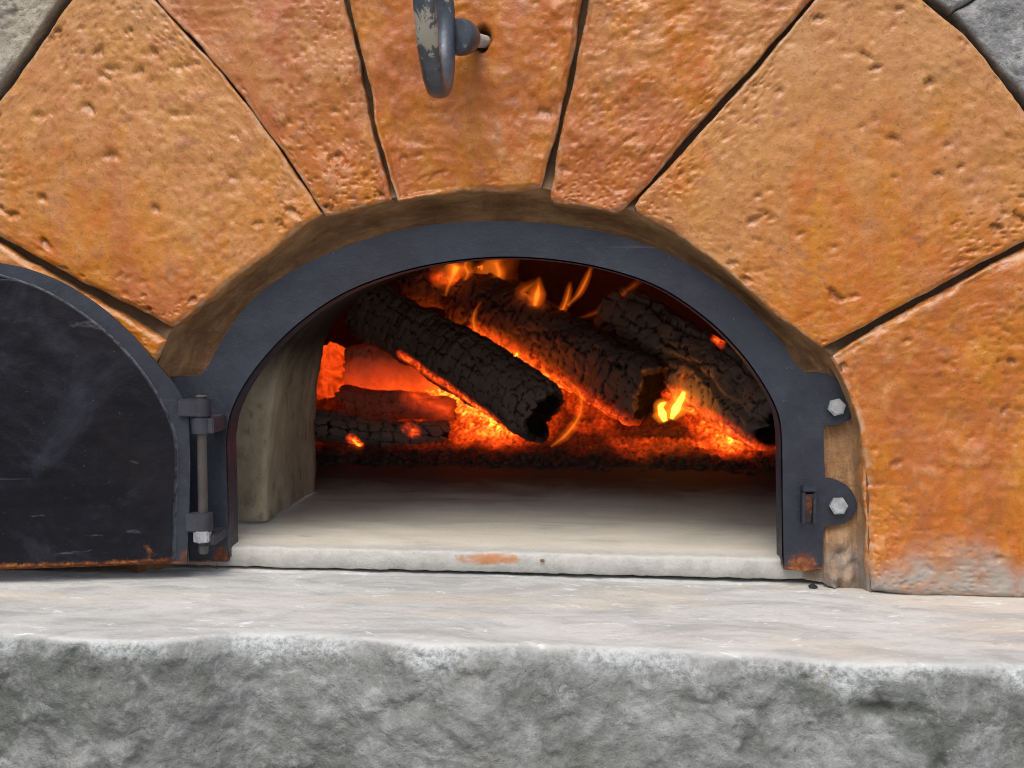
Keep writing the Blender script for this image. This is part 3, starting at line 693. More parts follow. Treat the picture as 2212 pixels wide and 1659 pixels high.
M_pin = mat_iron('pin_steel', (0.075, 0.066, 0.062), 0.10, 0.5)
mktube('hinge_pin', [(hp[0], Y_H, zb_), (hp[0], Y_H, zb_+0.002), (hp[0], Y_H, zt-0.002), (hp[0], Y_H, zt), (hp[0], Y_H, zt+0.0012)], [0.0038, 0.0048, 0.0048, 0.0062, 0.0040], M_pin, door)
nz0, nz1 = at1(437, 1178, Y_H-0.02)[2], at1(437, 1153, Y_H-0.02)[2]
bm = bmesh.new()
rr = 0.0092
a = [bm.verts.new((hp[0]+rr*math.cos(0.4+k*math.pi/3), Y_H-0.003+rr*math.sin(0.4+k*math.pi/3), nz0)) for k in range(6)]
b = [bm.verts.new((v.co.x, v.co.y, nz1)) for v in a]
bm.faces.new(a); bm.faces.new(b[::-1])
for k in range(6): bm.faces.new((a[k], b[k], b[(k+1) % 6], a[(k+1) % 6]))
bmesh.ops.bevel(bm, geom=list(bm.edges), offset=0.0010, segments=2, affect='EDGES')
mkbm('hinge_nut', bm, M_zinc, door)

# ---------------------------------------------------------------- hearth slab
t = NT('hearth_cement')
z_ = t.sep(t.pos())
hz = t.mix(t.ramp(t.noise(8, 6, 0.62, 0.8, t.mapping((0.5, 1, 1)), 2), 0.3, 0.7), (0.45, 0.415, 0.345), (0.64, 0.59, 0.50))
hz = t.mix(t.ramp(t.noise(18, 6, 0.66, 0.6, t.mapping((0.25, 1, 1)), 14), 0.52, 0.72, 0, 0.6), hz, (0.30, 0.27, 0.23))
hz = t.mix(t.ramp(t.noise(70, 5, 0.7, 0.8, t.mapping((0.3, 1, 1)), 24), 0.58, 0.74, 0, 0.6), hz, (0.27, 0.24, 0.20))
hz = t.mix(t.ramp(t.noise(240, 4, 0.7, 0, None, 4), 0.62, 0.74, 0, 0.7), hz, (0.20, 0.18, 0.15))
hz = t.mix(t.math('MULTIPLY', t.ramp(z_[1], Y_FR+0.05, Y_FR+0.014), 0.75), hz, t.mix(t.noise(90, 5, 0.7, 0, None, 6), (0.25, 0.255, 0.24), (0.52, 0.53, 0.505)))
hz = t.mix(t.ramp(t.noise(200, 4, 0.7, 0, None, 44), 0.60, 0.72, 0, 0.7), hz, (0.24, 0.23, 0.21))
soot_shade = t.math('ADD', t.ramp(z_[1], 0.28, 0.64, -0.25, 1.15, False), t.math('MULTIPLY', t.math('SUBTRACT', t.noise(11, 6, 0.65, 0.5, None, 8), 0.5), 1.3))  # soot near the fire, plus daylight falloff painted in with depth
hz = t.mix(t.ramp(soot_shade, 0.0, 1.0, 0, 0.90), hz, (0.035, 0.028, 0.025))
rp = at1(1055, 1208, Y_FR+0.012)
rn = t.noise(90, 6, 0.68, 0.6, t.mapping((0.5, 1, 1)), 9)
m1 = t.n.new('ShaderNodeVectorMath'); m1.operation = 'SUBTRACT'; t.l.new(t.pos(), m1.inputs[0]); m1.inputs[1].default_value = tuple(rp)
m2 = t.n.new('ShaderNodeVectorMath'); m2.operation = 'MULTIPLY'; t.l.new(m1.outputs[0], m2.inputs[0]); m2.inputs[1].default_value = (1/0.042, 1/0.03, 1/0.008)
m3 = t.n.new('ShaderNodeVectorMath'); m3.operation = 'LENGTH'; t.l.new(m2.outputs[0], m3.inputs[0])
rs = t.math('ADD', t.ramp(m3.outputs['Value'], 0, 1.6, 1, 0), t.math('MULTIPLY', t.math('SUBTRACT', rn, 0.5), 1.4))
hz = t.mix(t.ramp(rs, 0.42, 0.85, 0, 0.9), hz, (0.42, 0.17, 0.06))
M_hearth = t.done(hz, 0.8, t.bump(t.noise(110, 7, 0.66, 0, None, 11), 0.002, 0.8), 0, 0.3)
nx, y_f = 360, Y_FR+0.012
xs = np.linspace(-0.62, 0.62, nx)
prof = [(0.06, -0.05), (0.05, -0.0212), (0.012, -0.0208), (0.0015, -0.0204), (0.0, -0.0190), (0.0, -0.008), (0.0002, -0.0032), (0.0012, -0.0010), (0.0035, -0.0002), (0.007, 0.0)]
prof += [(d, 0.0) for d in np.r_[np.linspace(0.014, 0.25, 60), np.linspace(0.27, 1.6, 60)]]
V = np.array([(x, y_f+d, z_hearth(x)+h) for d, h in prof for x in xs])
dd = np.repeat([d for d, h in prof], nx); hh = np.repeat([h for d, h in prof], nx)
q = V.copy()
V[:, 1] -= (fbm(q, 30, 4, 5)*0.0014+fbm(q, 130, 3, 6)*0.0010)*(1-sstep(0.004, 0.02, dd))
V[:, 2] += fbm(q, 12, 3, 7)*0.0008+fbm(q, 120, 3, 8)*0.0006*(1-sstep(0.0, 0.05, dd))
mk('hearth_slab', V, grid_faces(nx, len(prof), flip=False), M_hearth, oven)

# ---------------------------------------------------------------- tunnel lining (cast block behind the frame) and chamber
Y_T0, Y_T1 = 0.17, 0.41
M_lining = NT('tunnel_cement'); t = M_lining
lc = t.mix(t.ramp(t.noise(12, 6, 0.64, 0.6, t.mapping((1, 1, 0.35)), 3), 0.3, 0.7), (0.27, 0.215, 0.14), (0.52, 0.43, 0.31))
lc = t.mix(t.ramp(t.noise(50, 6, 0.68, 0.4, t.mapping((1, 1, 0.6)), 4), 0.50, 0.68, 0, 0.7), lc, (0.14, 0.11, 0.075))
zz = t.sep(t.pos())
sootf = t.math('ADD', t.ramp(zz[2], -0.05, 0.06, -0.15, 1.1, False), t.math('MULTIPLY', t.math('SUBTRACT', t.noise(9, 5, 0.6, 0.4, None, 6), 0.5), 0.7))
lc = t.mix(t.ramp(sootf, 0.0, 0.9, 0, 0.95), lc, (0.018, 0.015, 0.013))
M_lining = t.done(lc, 0.95, t.bump(t.noise(90, 7, 0.66, 0, None, 8), 0.003, 0.9), 0, 0.06)
l_front = [(574, 1140), (577, 1050), (581, 950), (588, 860), (605, 800), (642, 730), (725, 655), (850, 590), (980, 556), (1100, 545), (1240, 548), (1400, 580), (1560, 660), (1680, 760), (1760, 880), (1790, 980), (1795, 1150)]
NLn = 160
fa = at(spline(l_front, NLn), Y_T0)
l_back = [(680, 1075), (681, 1000), (683, 900), (688, 800), (702, 735), (735, 680), (790, 635), (870, 597), (970, 570), (1090, 556), (1240, 552), (1400, 575), (1540, 640), (1650, 740), (1715, 860), (1735, 960), (1738, 1075)]
fb = at(spline(l_back, NLn), Y_T1)
fb[:, 2] = np.where(np.arange(NLn) < 2, np.minimum(fb[:, 2], z_hearth(-0.3)-0.01), fb[:, 2]); fb[-1, 2] = fa[-1, 2] = z_hearth(0)-0.02; fa[0, 2] = z_hearth(fa[0, 0])+0.003; fb[0, 2] = z_hearth(fb[0, 0])+0.0022; fb[1, 2] = max(fb[1, 2], fb[0, 2]+0.002); fa[1, 2] = max(fa[1, 2], fa[0, 2]+0.002)
cc = np.array([fa[:, 0].mean(), 0, z_hearth(0)])
dr = (fa-cc)*np.array([1, 0, 1]); dr /= np.linalg.norm(dr, axis=1)[:, None]
big_ = cc+dr*0.95
rows = []
p = big_.copy(); p[:, 1] = Y_T0; rows.append(p)
p = fa+dr*0.14; p[:, 1] = Y_T0; rows.append(p)
for d_, yy in ((0.030, 0.0), (0.008, 0.0004), (0.002, 0.002), (0.0, 0.007)):
    p = fa+dr*d_; p[:, 1] = Y_T0+yy; rows.append(p)
for s_ in np.linspace(0.08, 0.95, 26):
    p = fa*(1-s_)+fb*s_; rows.append(p)
p = fb.copy(); rows.append(p)
p = cc+(fb-cc)*1.0+dr*0.01; p[:, 1] = Y_T1+0.008; rows.append(p)
p = big_.copy(); p[:, 1] = Y_T1+0.008; rows.append(p)
V = np.vstack(rows); q = V.copy()
V[:, 0] += fbm(q, 25, 4, 2)*0.0022; V[:, 1] += fbm(q, 25, 4, 4)*0.0015
mk('tunnel_lining', V, grid_faces(NLn, len(rows)), M_lining, oven)
# dome
M_dome = mat_simple('sooty_firebrick', (0.03, 0.024, 0.02), (0.07, 0.05, 0.04), 0.9, 14, 0.004)
zc = z_hearth(0)-0.02; cY, Rx, Ry, Rz = 0.92, 0.70, 0.56, 0.50
nu, nv = 64, 48; V = []
for sy in np.linspace((Y_T1+0.009-cY)/Ry, 1.0, nv):
    k_ = max(0.0, 1-abs(sy)**3)**(1/3.0)
    for th in np.linspace(-0.05, math.pi+0.05, nu):
        c_, s1 = math.cos(th), math.sin(th)
        V.append((0.06+max(Rx*k_, 0.001)*math.copysign(abs(c_)**0.7, c_), cY+Ry*sy, zc+max(Rz*k_**0.5, 0.001)*math.copysign(abs(s1)**0.7, s1)))
V = np.array(V)
V[:, 0] += 0.006*fbm(V, 9, 3, 3); V[:, 2] += 0.006*fbm(V, 9, 3, 5)
F = grid_faces(nu, nv)
mk('chamber_dome', V, F, M_dome, oven)

# ---------------------------------------------------------------- ledge
M_ledge = mat_grey_rock('ledge_rock', (0.275, 0.285, 0.28), (0.18, 0.188, 0.177), (0.105, 0.114, 0.102), True, 0)
fe = spline([(-160, 1356), (0, 1362), (160, 1374), (300, 1378), (430, 1370), (560, 1358), (700, 1362), (850, 1376), (1000, 1388), (1150, 1390), (1350, 1392), (1520, 1400), (1700, 1412), (1900, 1424), (2080, 1428), (2212, 1430), (2400, 1436)], 400)
FE = at_plane(fe, (0, 0, z_ledge(0)), NL)
nx = 760; xs = np.linspace(-0.60, 0.60, nx); ye = np.interp(xs, FE[:, 0], FE[:, 1])
rows = []; par = []
for s_ in np.r_[np.linspace(0, 0.20, 36), np.linspace(0.21, 1, 76)]:                                  # top, from under the wall to the arris
    y0 = 0.075; rows.append(np.stack([xs, y0+(ye-y0)*s_, z_ledge(xs)], -1)); par.append((1.0, s_, 0))
RB = 0.016
for an in np.linspace(0, math.pi/2, 16)[1:]:
    rows.append(np.stack([xs, ye-RB*math.sin(an), z_ledge(xs)-RB*(1-math.cos(an))], -1)); par.append((1-an/(math.pi/2), 1, an))
for s_ in np.linspace(0, 1, 150)[1:]:
    rows.append(np.stack([xs, ye-RB-0.012*math.sin(s_*2.6)+0.02*s_, z_ledge(xs)-RB-0.26*s_], -1)); par.append((0, 1, 2+s_))
V = np.vstack(rows); q = V.copy(); nrow = len(rows)
pk = np.array([p[0] for p in par]); sk = np.array([p[1] for p in par]); fk = np.array([p[2] for p in par])
topw, sw, fw = np.repeat(pk, nx), np.repeat(sk, nx), np.repeat(fk, nx)
frontw = sstep(0.3, 1.6, fw)
lum = fbm(q, 7, 4, 1)*0.0065+fbm(q, 24, 4, 2)*0.0026+fbm(q, 60, 4, 17)*0.0011
rdg = ridged(q*np.array([1, 1, 0.8]), 13, 3, 4); crease = -np.clip(rdg-1.05, 0, 0.5)**1.0*0.009*sstep(-0.2, 0.4, fbm(q, 5, 2, 55))
f1, f21, val = cells(q[:, 0]*16+fbm(q, 12, 3, 6)*0.6, q[:, 2]*20+fbm(q, 12, 3, 9)*0.6, 3)
facet = (val-0.5)*0.0030*sstep(0.0, 0.22, f21)
fineh = fbm(q, 100, 4, 12)*0.0008
h = lum+crease+facet+fineh
V[:, 1] -= h*frontw
V[:, 2] -= 0.002*np.exp(-((q[:, 1]-(Y_FR+0.007)-0.0015*fbm(q, 25, 3, 41))/0.0050)**2)
V[:, 2] += (fbm(q*np.array([0.5, 1, 1]), 14, 4, 21)*0.0016+fbm(q*np.array([0.5, 1, 1]), 60, 3, 22)*0.0002)*(1-frontw)*sstep(0.0, 0.05, 0.08-q[:, 1]+0.0)
V[:, 1] -= fbm(q, 40, 4, 14)*0.0022*(1-frontw)*sstep(0.9, 1.0, sw)
ledge = mk('stone_ledge', V, grid_faces(nx, nrow), M_ledge, None, True, (0, -0.1, -0.5))
tag(ledge, 'rough grey rock ledge with a pale smooth top running below the oven mouth', 'ledge')
attr(ledge, 'relief', h/0.006*frontw)
wob = fbm(q*np.array([1, 0, 1]), 18, 4, 33)
attr(ledge, 'top', 1-sstep(0.25, 0.95, fw+wob*0.25))
dist_ar = np.where(fw >= 2, (fw-2)*0.26+RB*0.9, np.where(fw > 0, (fw-0.7)*RB, (1-sw)*-0.27-0.011))
attr(ledge, 'arris', sstep(-0.010, 0.0, dist_ar)*(1-sstep(0.000, 0.024, dist_ar+wob*0.012)))
# core of the ledge below the oven so nothing is hollow
# ---------------------------------------------------------------- iron ring
ringc = at1(938, -6, -0.125)
rg_ = empty('iron_ring', at1(1040, 86, 0.0))
tag(rg_, 'weathered iron ring on a domed boss sticking out of the arch keystone', 'ring')
M_ring = NT('weathered_iron'); t = M_ring
rc_ = t.mix(t.ramp(t.noise(30, 6, 0.62, 0.5, None, 2), 0.3, 0.7), (0.05, 0.055, 0.068), (0.10, 0.115, 0.14))
lich = t.math('ADD', t.math('MULTIPLY', t.blob(at1(926, 78, -0.20), 0.045), 0.36), t.math('MULTIPLY', t.math('SUBTRACT', t.noise(120, 6, 0.72, 0.8, t.mapping((1, 1, 0.45)), 6), 0.5), 1.5))
rc_ = t.mix(t.ramp(lich, 0.16, 0.28), rc_, (0.42, 0.40, 0.32))
rc_ = t.mix(t.ramp(t.noise(190, 5, 0.66, 0.4, t.mapping((1, 1, 0.6)), 8), 0.62, 0.70, 0, 0.8), rc_, (0.40, 0.39, 0.34))
rc_ = t.mix(t.ramp(t.noise(70, 5, 0.66, 0.4, None, 11), 0.62, 0.74, 0, 0.7), rc_, (0.10, 0.05, 0.03))
M_ring = t.done(rc_, 0.36, t.bump(t.noise(120, 6, 0.64, 0, None, 9), 0.0008, 0.8), 0.35, 0.5)
R1, n1, n2 = 0.0775, 96, 28; V = []
lean = rad(2.0)
for i in range(n1):
    th = 2*math.pi*i/n1
    for k in range(n2):
        an = 2*math.pi*k/n2; ca, sa = math.cos(an), math.sin(an)
        rr_ = 0.0067*math.copysign(abs(ca)**0.75, ca); ww = 0.0090*math.copysign(abs(sa)**0.85, sa)
        r_ = R1+rr_-(0.0022*(1-abs(sa)) if ca < 0 else 0)
        V.append((ww, r_*math.sin(th), r_*math.cos(th)))
V = np.array(V); lm = np.array(Matrix.Rotation(rad(-0.5), 3, 'Z') @ Matrix.Rotation(-lean, 3, 'Y')); V = V @ lm.T
V += fbm(V, 40, 3, 5)[:, None]*0.0006
I = np.arange(n1); K = np.arange(n2); II, KK = np.meshgrid(I, K, indexing='ij')
F = np.stack([II*n2+KK, ((II+1) % n1)*n2+KK, ((II+1) % n1)*n2+(KK+1) % n2, II*n2+(KK+1) % n2], -1).reshape(-1, 4)
V += ringc
bm = bmesh.new(); vv = [bm.verts.new(v) for v in V]
for f in F: bm.faces.new([vv[i] for i in f])
mkbm('ring_band', bm, M_ring, rg_, smooth=True)
b0, b1 = at1(1036, 88, -0.004), at1(985, 78, -0.048)
ax = b1-b0
ks = np.linspace(0, 1, 14)
prf = [0.0085, 0.0112, 0.0134, 0.0150, 0.0163, 0.0173, 0.0181, 0.0187, 0.0191, 0.0194, 0.0195, 0.0193, 0.0186, 0.0172]
mktube('ring_boss', [b0+ax*(0.35+0.65*s_) for s_ in ks], [p_*0.88 for p_ in prf], M_ring, rg_, 32)
M_shank = mat_simple('limed_shank', (0.30, 0.27, 0.23), (0.46, 0.43, 0.38), 0.7, 60, 0.002)
mktube('ring_shank', [b0-ax*0.5, b0-ax*0.1, b0+ax*0.2, b0+ax*0.5], [0.0060, 0.0064, 0.0068, 0.0066], M_shank, rg_, 18)

# ---------------------------------------------------------------- small bits lying about
def chip(name, c, r, mat, seed, label, cat):
    bm = bmesh.new(); bmesh.ops.create_icosphere(bm, subdivisions=2, radius=r)
    V = np.array([v.co for v in bm.verts]); n = fbm(V/r, 1.3, 2, seed)
    for v, k in zip(bm.verts, n): v.co = v.co*(1+0.35*k); v.co.z *= 0.7; v.co += Vector(c)
    o = mkbm(name, bm, mat, None, smooth=False); tag(o, label, cat); return o
M_cinder = mat_simple('cinder', (0.012, 0.011, 0.011), (0.04, 0.036, 0.034), 0.9, 200, 0.001)
M_crumb = mat_simple('rust_crumb', (0.16, 0.07, 0.03), (0.30, 0.13, 0.05), 0.9, 200, 0.001)
cp = at_plane([(1756, 1268)], (0, 0, z_ledge(0)+0.002), NL)[0]; chip('cinder', cp, 0.0042, M_cinder, 3, 'tiny black cinder lying on the pale ledge below the right frame foot', 'cinder')
cp = at1(1172, 1211, Y_FR+0.010); chip('rust_crumb', cp, 0.0022, M_crumb, 5, 'tiny brown rust crumb on the white hearth edge right of the rust stain', 'crumb')

# ================================================================ FIRE
def on_floor(px, py): return at_plane([(px, py)], (hf[0], 0, hf[2]), NH)[0]
print('floor Y at px y 1000, 985, 970, 960:', [round(float(on_floor(1106, k)[1]), 3) for k in (1120, 1058, 1000, 985, 970, 960)])
M_char = mat_char('charred_wood', 0.5); M_char_ash = mat_char('ashy_charred_wood', 0.85, (0.13, 0.10, 0.086))
def log(name, p0, p1, r0, r1, seed, mat, label, group='logs burning in the oven', cu=9, cl=16.0, crack=1.0, glow=None, squash=1.0, split=None, nL=150, nT=120, roll=0.0, cat='log'):
    """split: list of angles where a long check runs"""
    p0, p1 = np.array(p0), np.array(p1); ax = p1-p0; Ln = np.linalg.norm(ax); t_ = ax/Ln
    a = np.cross(t_, [0, 1, 0]); a /= np.linalg.norm(a); b = np.cross(t_, a)      # a ~ in picture plane across, b ~ depth
    th = np.linspace(0, 2*np.pi, nT, endpoint=False); L = np.linspace(0, 1, nL)
    TH, LL = np.meshgrid(th, L); TH, LL = TH.ravel(), LL.ravel()
    r = r0+(r1-r0)*LL
    sp = np.stack([np.cos(TH)*r0*1.0, np.sin(TH)*r0, LL*Ln], -1)
    rad_ = r*(1+0.12*fbm(sp+seed, 8, 3, seed)+0.05*np.cos(2*TH+seed)+0.04*np.cos(3*TH+seed*2+LL*2))
    U = TH/(2*np.pi)*cu; Vv = LL*Ln*1000/cl
    wob = fbm(sp+seed, 30, 4, seed+2)*0.45
    f1, f21, val = cells(U+wob*0.6, Vv+wob*0.8+0.5*_hash(np.floor(U), np.floor(U), np.floor(U), seed), seed, None, True)
    f1b, f21b, valb = cells(U*2.2+wob, Vv*2.3+wob, seed+4, None)
    cr = (1-sstep(0.015, 0.11, f21))*(0.45+0.55*sstep(-0.4, 0.3, fbm(sp+seed, 22, 2, seed+41))); crb = (1-sstep(0.02, 0.12, f21b))*0.8
    h = -cr*0.0075*crack-crb*0.0022*crack+(val-0.5)*0.0045*crack+fbm(sp, 70, 4, seed+5)*0.0018
    if split:
        for sa in split:
            dth = np.abs((TH-sa+np.pi+0.25*fbm(np.stack([LL*3, LL*0, LL*0+seed], -1), 1.2, 3, seed+8)) % (2*np.pi)-np.pi)
            h -= (1-sstep(0.02, 0.12, dth))*0.016
    endw = sstep(0.0, 0.05, LL)*(1-sstep(0.95, 1.0, LL))
    rr_ = (rad_+h*1.0)*(0.90+0.10*np.sqrt(endw))
    ends = 0.010*fbm(np.stack([np.cos(TH), np.sin(TH), LL*5], -1)+seed, 2.2, 3, seed+9)
    bend = (0.007*fbm(np.stack([LL*1.6+seed, LL*0, LL*0], -1), 1.0, 2, seed+61)*squash)[:, None]*a[None]
    pos = p0[None]+bend+t_[None]*(LL*Ln+ends*(np.abs(LL-0.5)*2)**6)[:, None]+a[None]*(np.cos(TH+roll)*rr_)[:, None]+b[None]*(np.sin(TH+roll)*rr_*squash)[:, None]
    V = [pos]; F = [grid_faces(nT, nL, wrap_u=True)]; n = nT*nL; rel = [np.clip(1-cr*2-crb*0.6+(val-0.5)*0.5, -1.5, 1)]
    for e, base, cpt, sg in ((0, np.arange(nT), p0, -1), (1, np.arange(nT)+nT*(nL-1), p1, 1)):
        rng = pos[base]; prev = base; c = rng.mean(0)
        for k, s_ in enumerate((0.75, 0.5, 0.25, 0.03)):
            w_ = c+(rng-c)*s_; w_ = w_+t_*(sg*0.004*fbm(w_*1.0, 60, 3, seed+k))[:, None]
            V.append(w_); nx_ = np.arange(nT)+n; F.append(np.stack([prev, np.roll(prev, -1), np.roll(nx_, -1), nx_], -1) if sg > 0 else np.stack([np.roll(prev, -1), prev, nx_, np.roll(nx_, -1)], -1))
            rel.append(np.full(nT, -0.92)); prev = nx_; n += nT
    V = np.vstack(V); F = np.vstack(F)
    # outward normals
    f = F[(nL//2)*nT+3]; nn = np.cross(V[f[1]]-V[f[0]], V[f[2]]-V[f[0]]); 
    if nn @ (V[f[0]]-(p0+p1)/2-t_*((V[f[0]]-(p0+p1)/2) @ t_)) < 0: F = F[:, ::-1].copy()
    o = mk(name, V, F, mat)
    tag(o, label, cat, group)
    attr(o, 'relief', np.concatenate(rel))
    attr(o, 'glow', glow(V) if glow is not None else np.zeros(len(V)))
    return o
def near_line(V, pxs, Y, wid, gain=1.0):
    """glow along a line on the log's surface (world distance in x/z from the traced line)"""
    Lp = at(resample(pxs, 40), Y); d = np.full(len(V), 9.0)
    for p in Lp: d = np.minimum(d, np.hypot(V[:, 0]-p[0], V[:, 2]-p[2]))
    return gain*np.clip(1-d/wid, 0, 1)
# px scale at depth Y: metres per px
def mpp(Y): return KT*(DIST+Y)
gA = lambda V: near_line(V, [(850, 770), (960, 835), (1060, 900), (1130, 960)], 0.75, 0.0095, 0.95)*(V[:, 2] < 9)
A0, A1 = at1(792, 664, 0.92), at1(1175, 896, 0.72)
log('charred_log', A0, A1, 0.050, 0.046, 31, M_char, 'black charred log in front, its blunt end low in the middle of the mouth', glow=gA, cu=13, cl=15, crack=0.9)
gB = lambda V: near_line(V, [(1020, 735), (1100, 775), (1200, 835), (1290, 890), (1370, 945)], 0.95, 0.036, 1.0)
log('charred_log', at1(1000, 652, 1.12), at1(1402, 853, 0.86), 0.060, 0.058, 32, M_char, 'thick charred log glowing along its lower side between the front log and the cracked one', glow=gB, cu=5, cl=19)
gC = lambda V: near_line(V, [(1460, 850), (1560, 920), (1650, 985)], 0.85, 0.018, 0.8)+near_line(V, [(1560, 735), (1570, 742)], 0.8, 0.01, 1.0)
log('charred_log', at1(1340, 676, 1.05), at1(1684, 918, 0.79), 0.066, 0.062, 33, M_char_ash, 'ash grey log checked into blocks with a long split, far right in the mouth', glow=gC, cu=9, cl=28, split=[1.85, 0.75], roll=0.0)
log('charred_log', at1(880, 610, 1.18), at1(1120, 650, 1.12), 0.040, 0.040, 34, M_char, 'dark log lying behind the other logs under the tall flames', glow=lambda V: near_line(V, [(940, 600), (1050, 610)], 1.1, 0.02, 0.5), nL=90)
log('charred_log', at1(655, 925, 0.76), at1(960, 935, 0.82), 0.027, 0.022, 35, M_char, 'thin dark bark covered log lying flat at the left front of the embers', glow=lambda V: near_line(V, [(760, 950), (770, 965)], 0.76, 0.012, 1.3)+near_line(V, [(880, 925), (895, 935)], 0.78, 0.012, 0.9), cl=22, nL=110)
M_ember_log = mat_char('red_hot_wood', 0.4, (0.09, 0.05, 0.04), 0.5, 1.2, 40)
log('split_log', at1(742, 868, 0.90), at1(975, 880, 0.88), 0.030, 0.020, 36, M_ember_log, 'half burnt brown log with a rounded end below the pale log', glow=lambda V: np.full(len(V), 0.07)+near_line(V, [(900, 850), (970, 880)], 0.9, 0.03, 0.45), crack=0.2, nL=90)
M_pale = mat_char('ashen_wood', 0.3, (0.30, 0.235, 0.20), 0.75, 1.1, 30)
M_block = mat_char('firelit_block_glow', 0.1, (0.12, 0.07, 0.05), 0.35, 1.15, 28)
log('pale_log', at1(752, 800, 1.02), at1(955, 790, 1.04), 0.046, 0.044, 37, M_pale, 'pale ash covered log with a smooth round end at the left back', glow=lambda V: 0.07+near_line(V, [(770, 838), (960, 842)], 1.0, 0.060, 0.52), crack=0.06, nL=90)  # ember light on its underside put in as the log's own glow
log('firelit_block', at1(700, 905, 1.06), at1(716, 760, 1.10), 0.052, 0.050, 38, M_block, 'upright block standing for the firelit wall at the far left of the fire', glow=lambda V: np.full(len(V), 0.66), crack=0.16, group=None, nL=80, cat='block')  # firelight on the wall put in as the block's own emission

# ember bed: an uneven heap of coals
YE0, YE1 = 0.70, 1.30
nx, ny = 300, 150
gx, gy = np.meshgrid(np.linspace(-0.46, 0.60, nx), np.linspace(YE0-0.05, YE1, ny)); X, Yv = gx.ravel(), gy.ravel()
q = np.stack([X, Yv, np.zeros_like(X)], -1)
fr_ = YE0+0.02*fbm(q*np.array([1, 0, 0]), 8, 3, 4)
hgt = sstep(0, 0.10, Yv-fr_)*0.018+sstep(0.06, 0.4, Yv-fr_)*0.085
hgt *= 1-0.5*sstep(0.35, 0.6, np.abs(X-0.06))
f1, f21, val = cells(X*95+fbm(q, 30, 2, 2)*0.5, Yv*80, 5)
hgt = hgt+(np.clip(0.7-f1, 0, 1)*0.010+val*0.004)*sstep(-0.01, 0.03, Yv-fr_)+fbm(q, 60, 3, 6)*0.002-0.004
V = np.stack([X, Yv, np.array([z_hearth(x) for x in X])+hgt], -1)
def hot(V):
    h_ = near_line2(V, [(960, 935), (1030, 920), (1100, 935)], 0.080, 1.15)+near_line2(V, [(1470, 905), (1530, 925), (1600, 950)], 0.080, 1.1)
    return h_
def near_line2(V, pxs, wid, gain):
    Lp = at_plane(resample(pxs, 24), (hf[0], 0, hf[2]+0.03), NH); d = np.full(len(V), 9.0)
    for p in Lp: d = np.minimum(d, np.hypot(V[:, 0]-p[0], (V[:, 1]-p[1])*0.55))
    return gain*np.clip(1.25-d/wid, 0, 1)
M_ember = mat_char('embers', 0.35, (0.05, 0.038, 0.032), 0.55, 1.10, 32)
eb = mk('embers', V, grid_faces(nx, ny), M_ember)
tag(eb, kind='stuff')
front_cool = sstep(0.02, 0.13, Yv-fr_+0.02*fbm(q, 30, 3, 15))
glowE = (0.12+0.30*sstep(-0.1, 0.4, fbm(q, 11, 3, 12))+hot(V))*front_cool*(1-0.75*(1-sstep(-0.16, -0.09, X))*(1-sstep(0.86, 0.98, Yv)))*(1-0.6*sstep(0.30, 0.36, X))
glowE = glowE*(0.55+0.75*sstep(0.03, 0.35, f21)*(0.45+0.75*val)); attr(eb, 'glow', glowE); attr(eb, 'relief', np.clip(0.8-f1*2, -1, 1))
# loose coals and flakes of ash along the front of the heap
def blobs(name, items, mat, seed):
    bm = bmesh.new(); bmesh.ops.create_icosphere(bm, subdivisions=2, radius=1); B0 = np.array([v.co for v in bm.verts]); BF = np.array([[v.index for v in f.verts] for f in bm.faces]); bm.free()
    VV, FF, gg = [], [], []
    for k, (c, r, gl_) in enumerate(items):
        n = fbm(B0+k*3.1, 1.4, 2, seed); b_ = B0*(1+0.40*n)[:, None]*np.array([1.15, 1, 0.75])*r
        an = k*2.4; R = np.array([[math.cos(an), -math.sin(an), 0], [math.sin(an), math.cos(an), 0], [0, 0, 1]])
        FF.append(BF+len(B0)*k); VV.append(b_ @ R.T+c); gg.append(np.full(len(B0), gl_))
    o = mk(name, np.vstack(VV), np.vstack(FF), mat, smooth=True); tag(o, kind='stuff')
    attr(o, 'glow', np.concatenate(gg)); attr(o, 'relief', np.full(len(B0)*len(items), 0.2)); return o
rng = np.random.default_rng(8); items = []
for k in range(620):
    x = rng.uniform(-0.40, 0.55); y = YE0+rng.exponential(0.06)-0.02
    i_ = np.argmin((X-x)**2+(Yv-y)**2); r = 0.0018+0.006*rng.uniform()**2.5
    g_ = 0.0 if y < YE0+0.05 else min(1.3, glowE[i_])*rng.uniform(0.4, 1.2)
    items.append((V[i_]+np.array([0, 0, r*0.3]), r, g_))
blobs('coals', items, M_ember, 4)

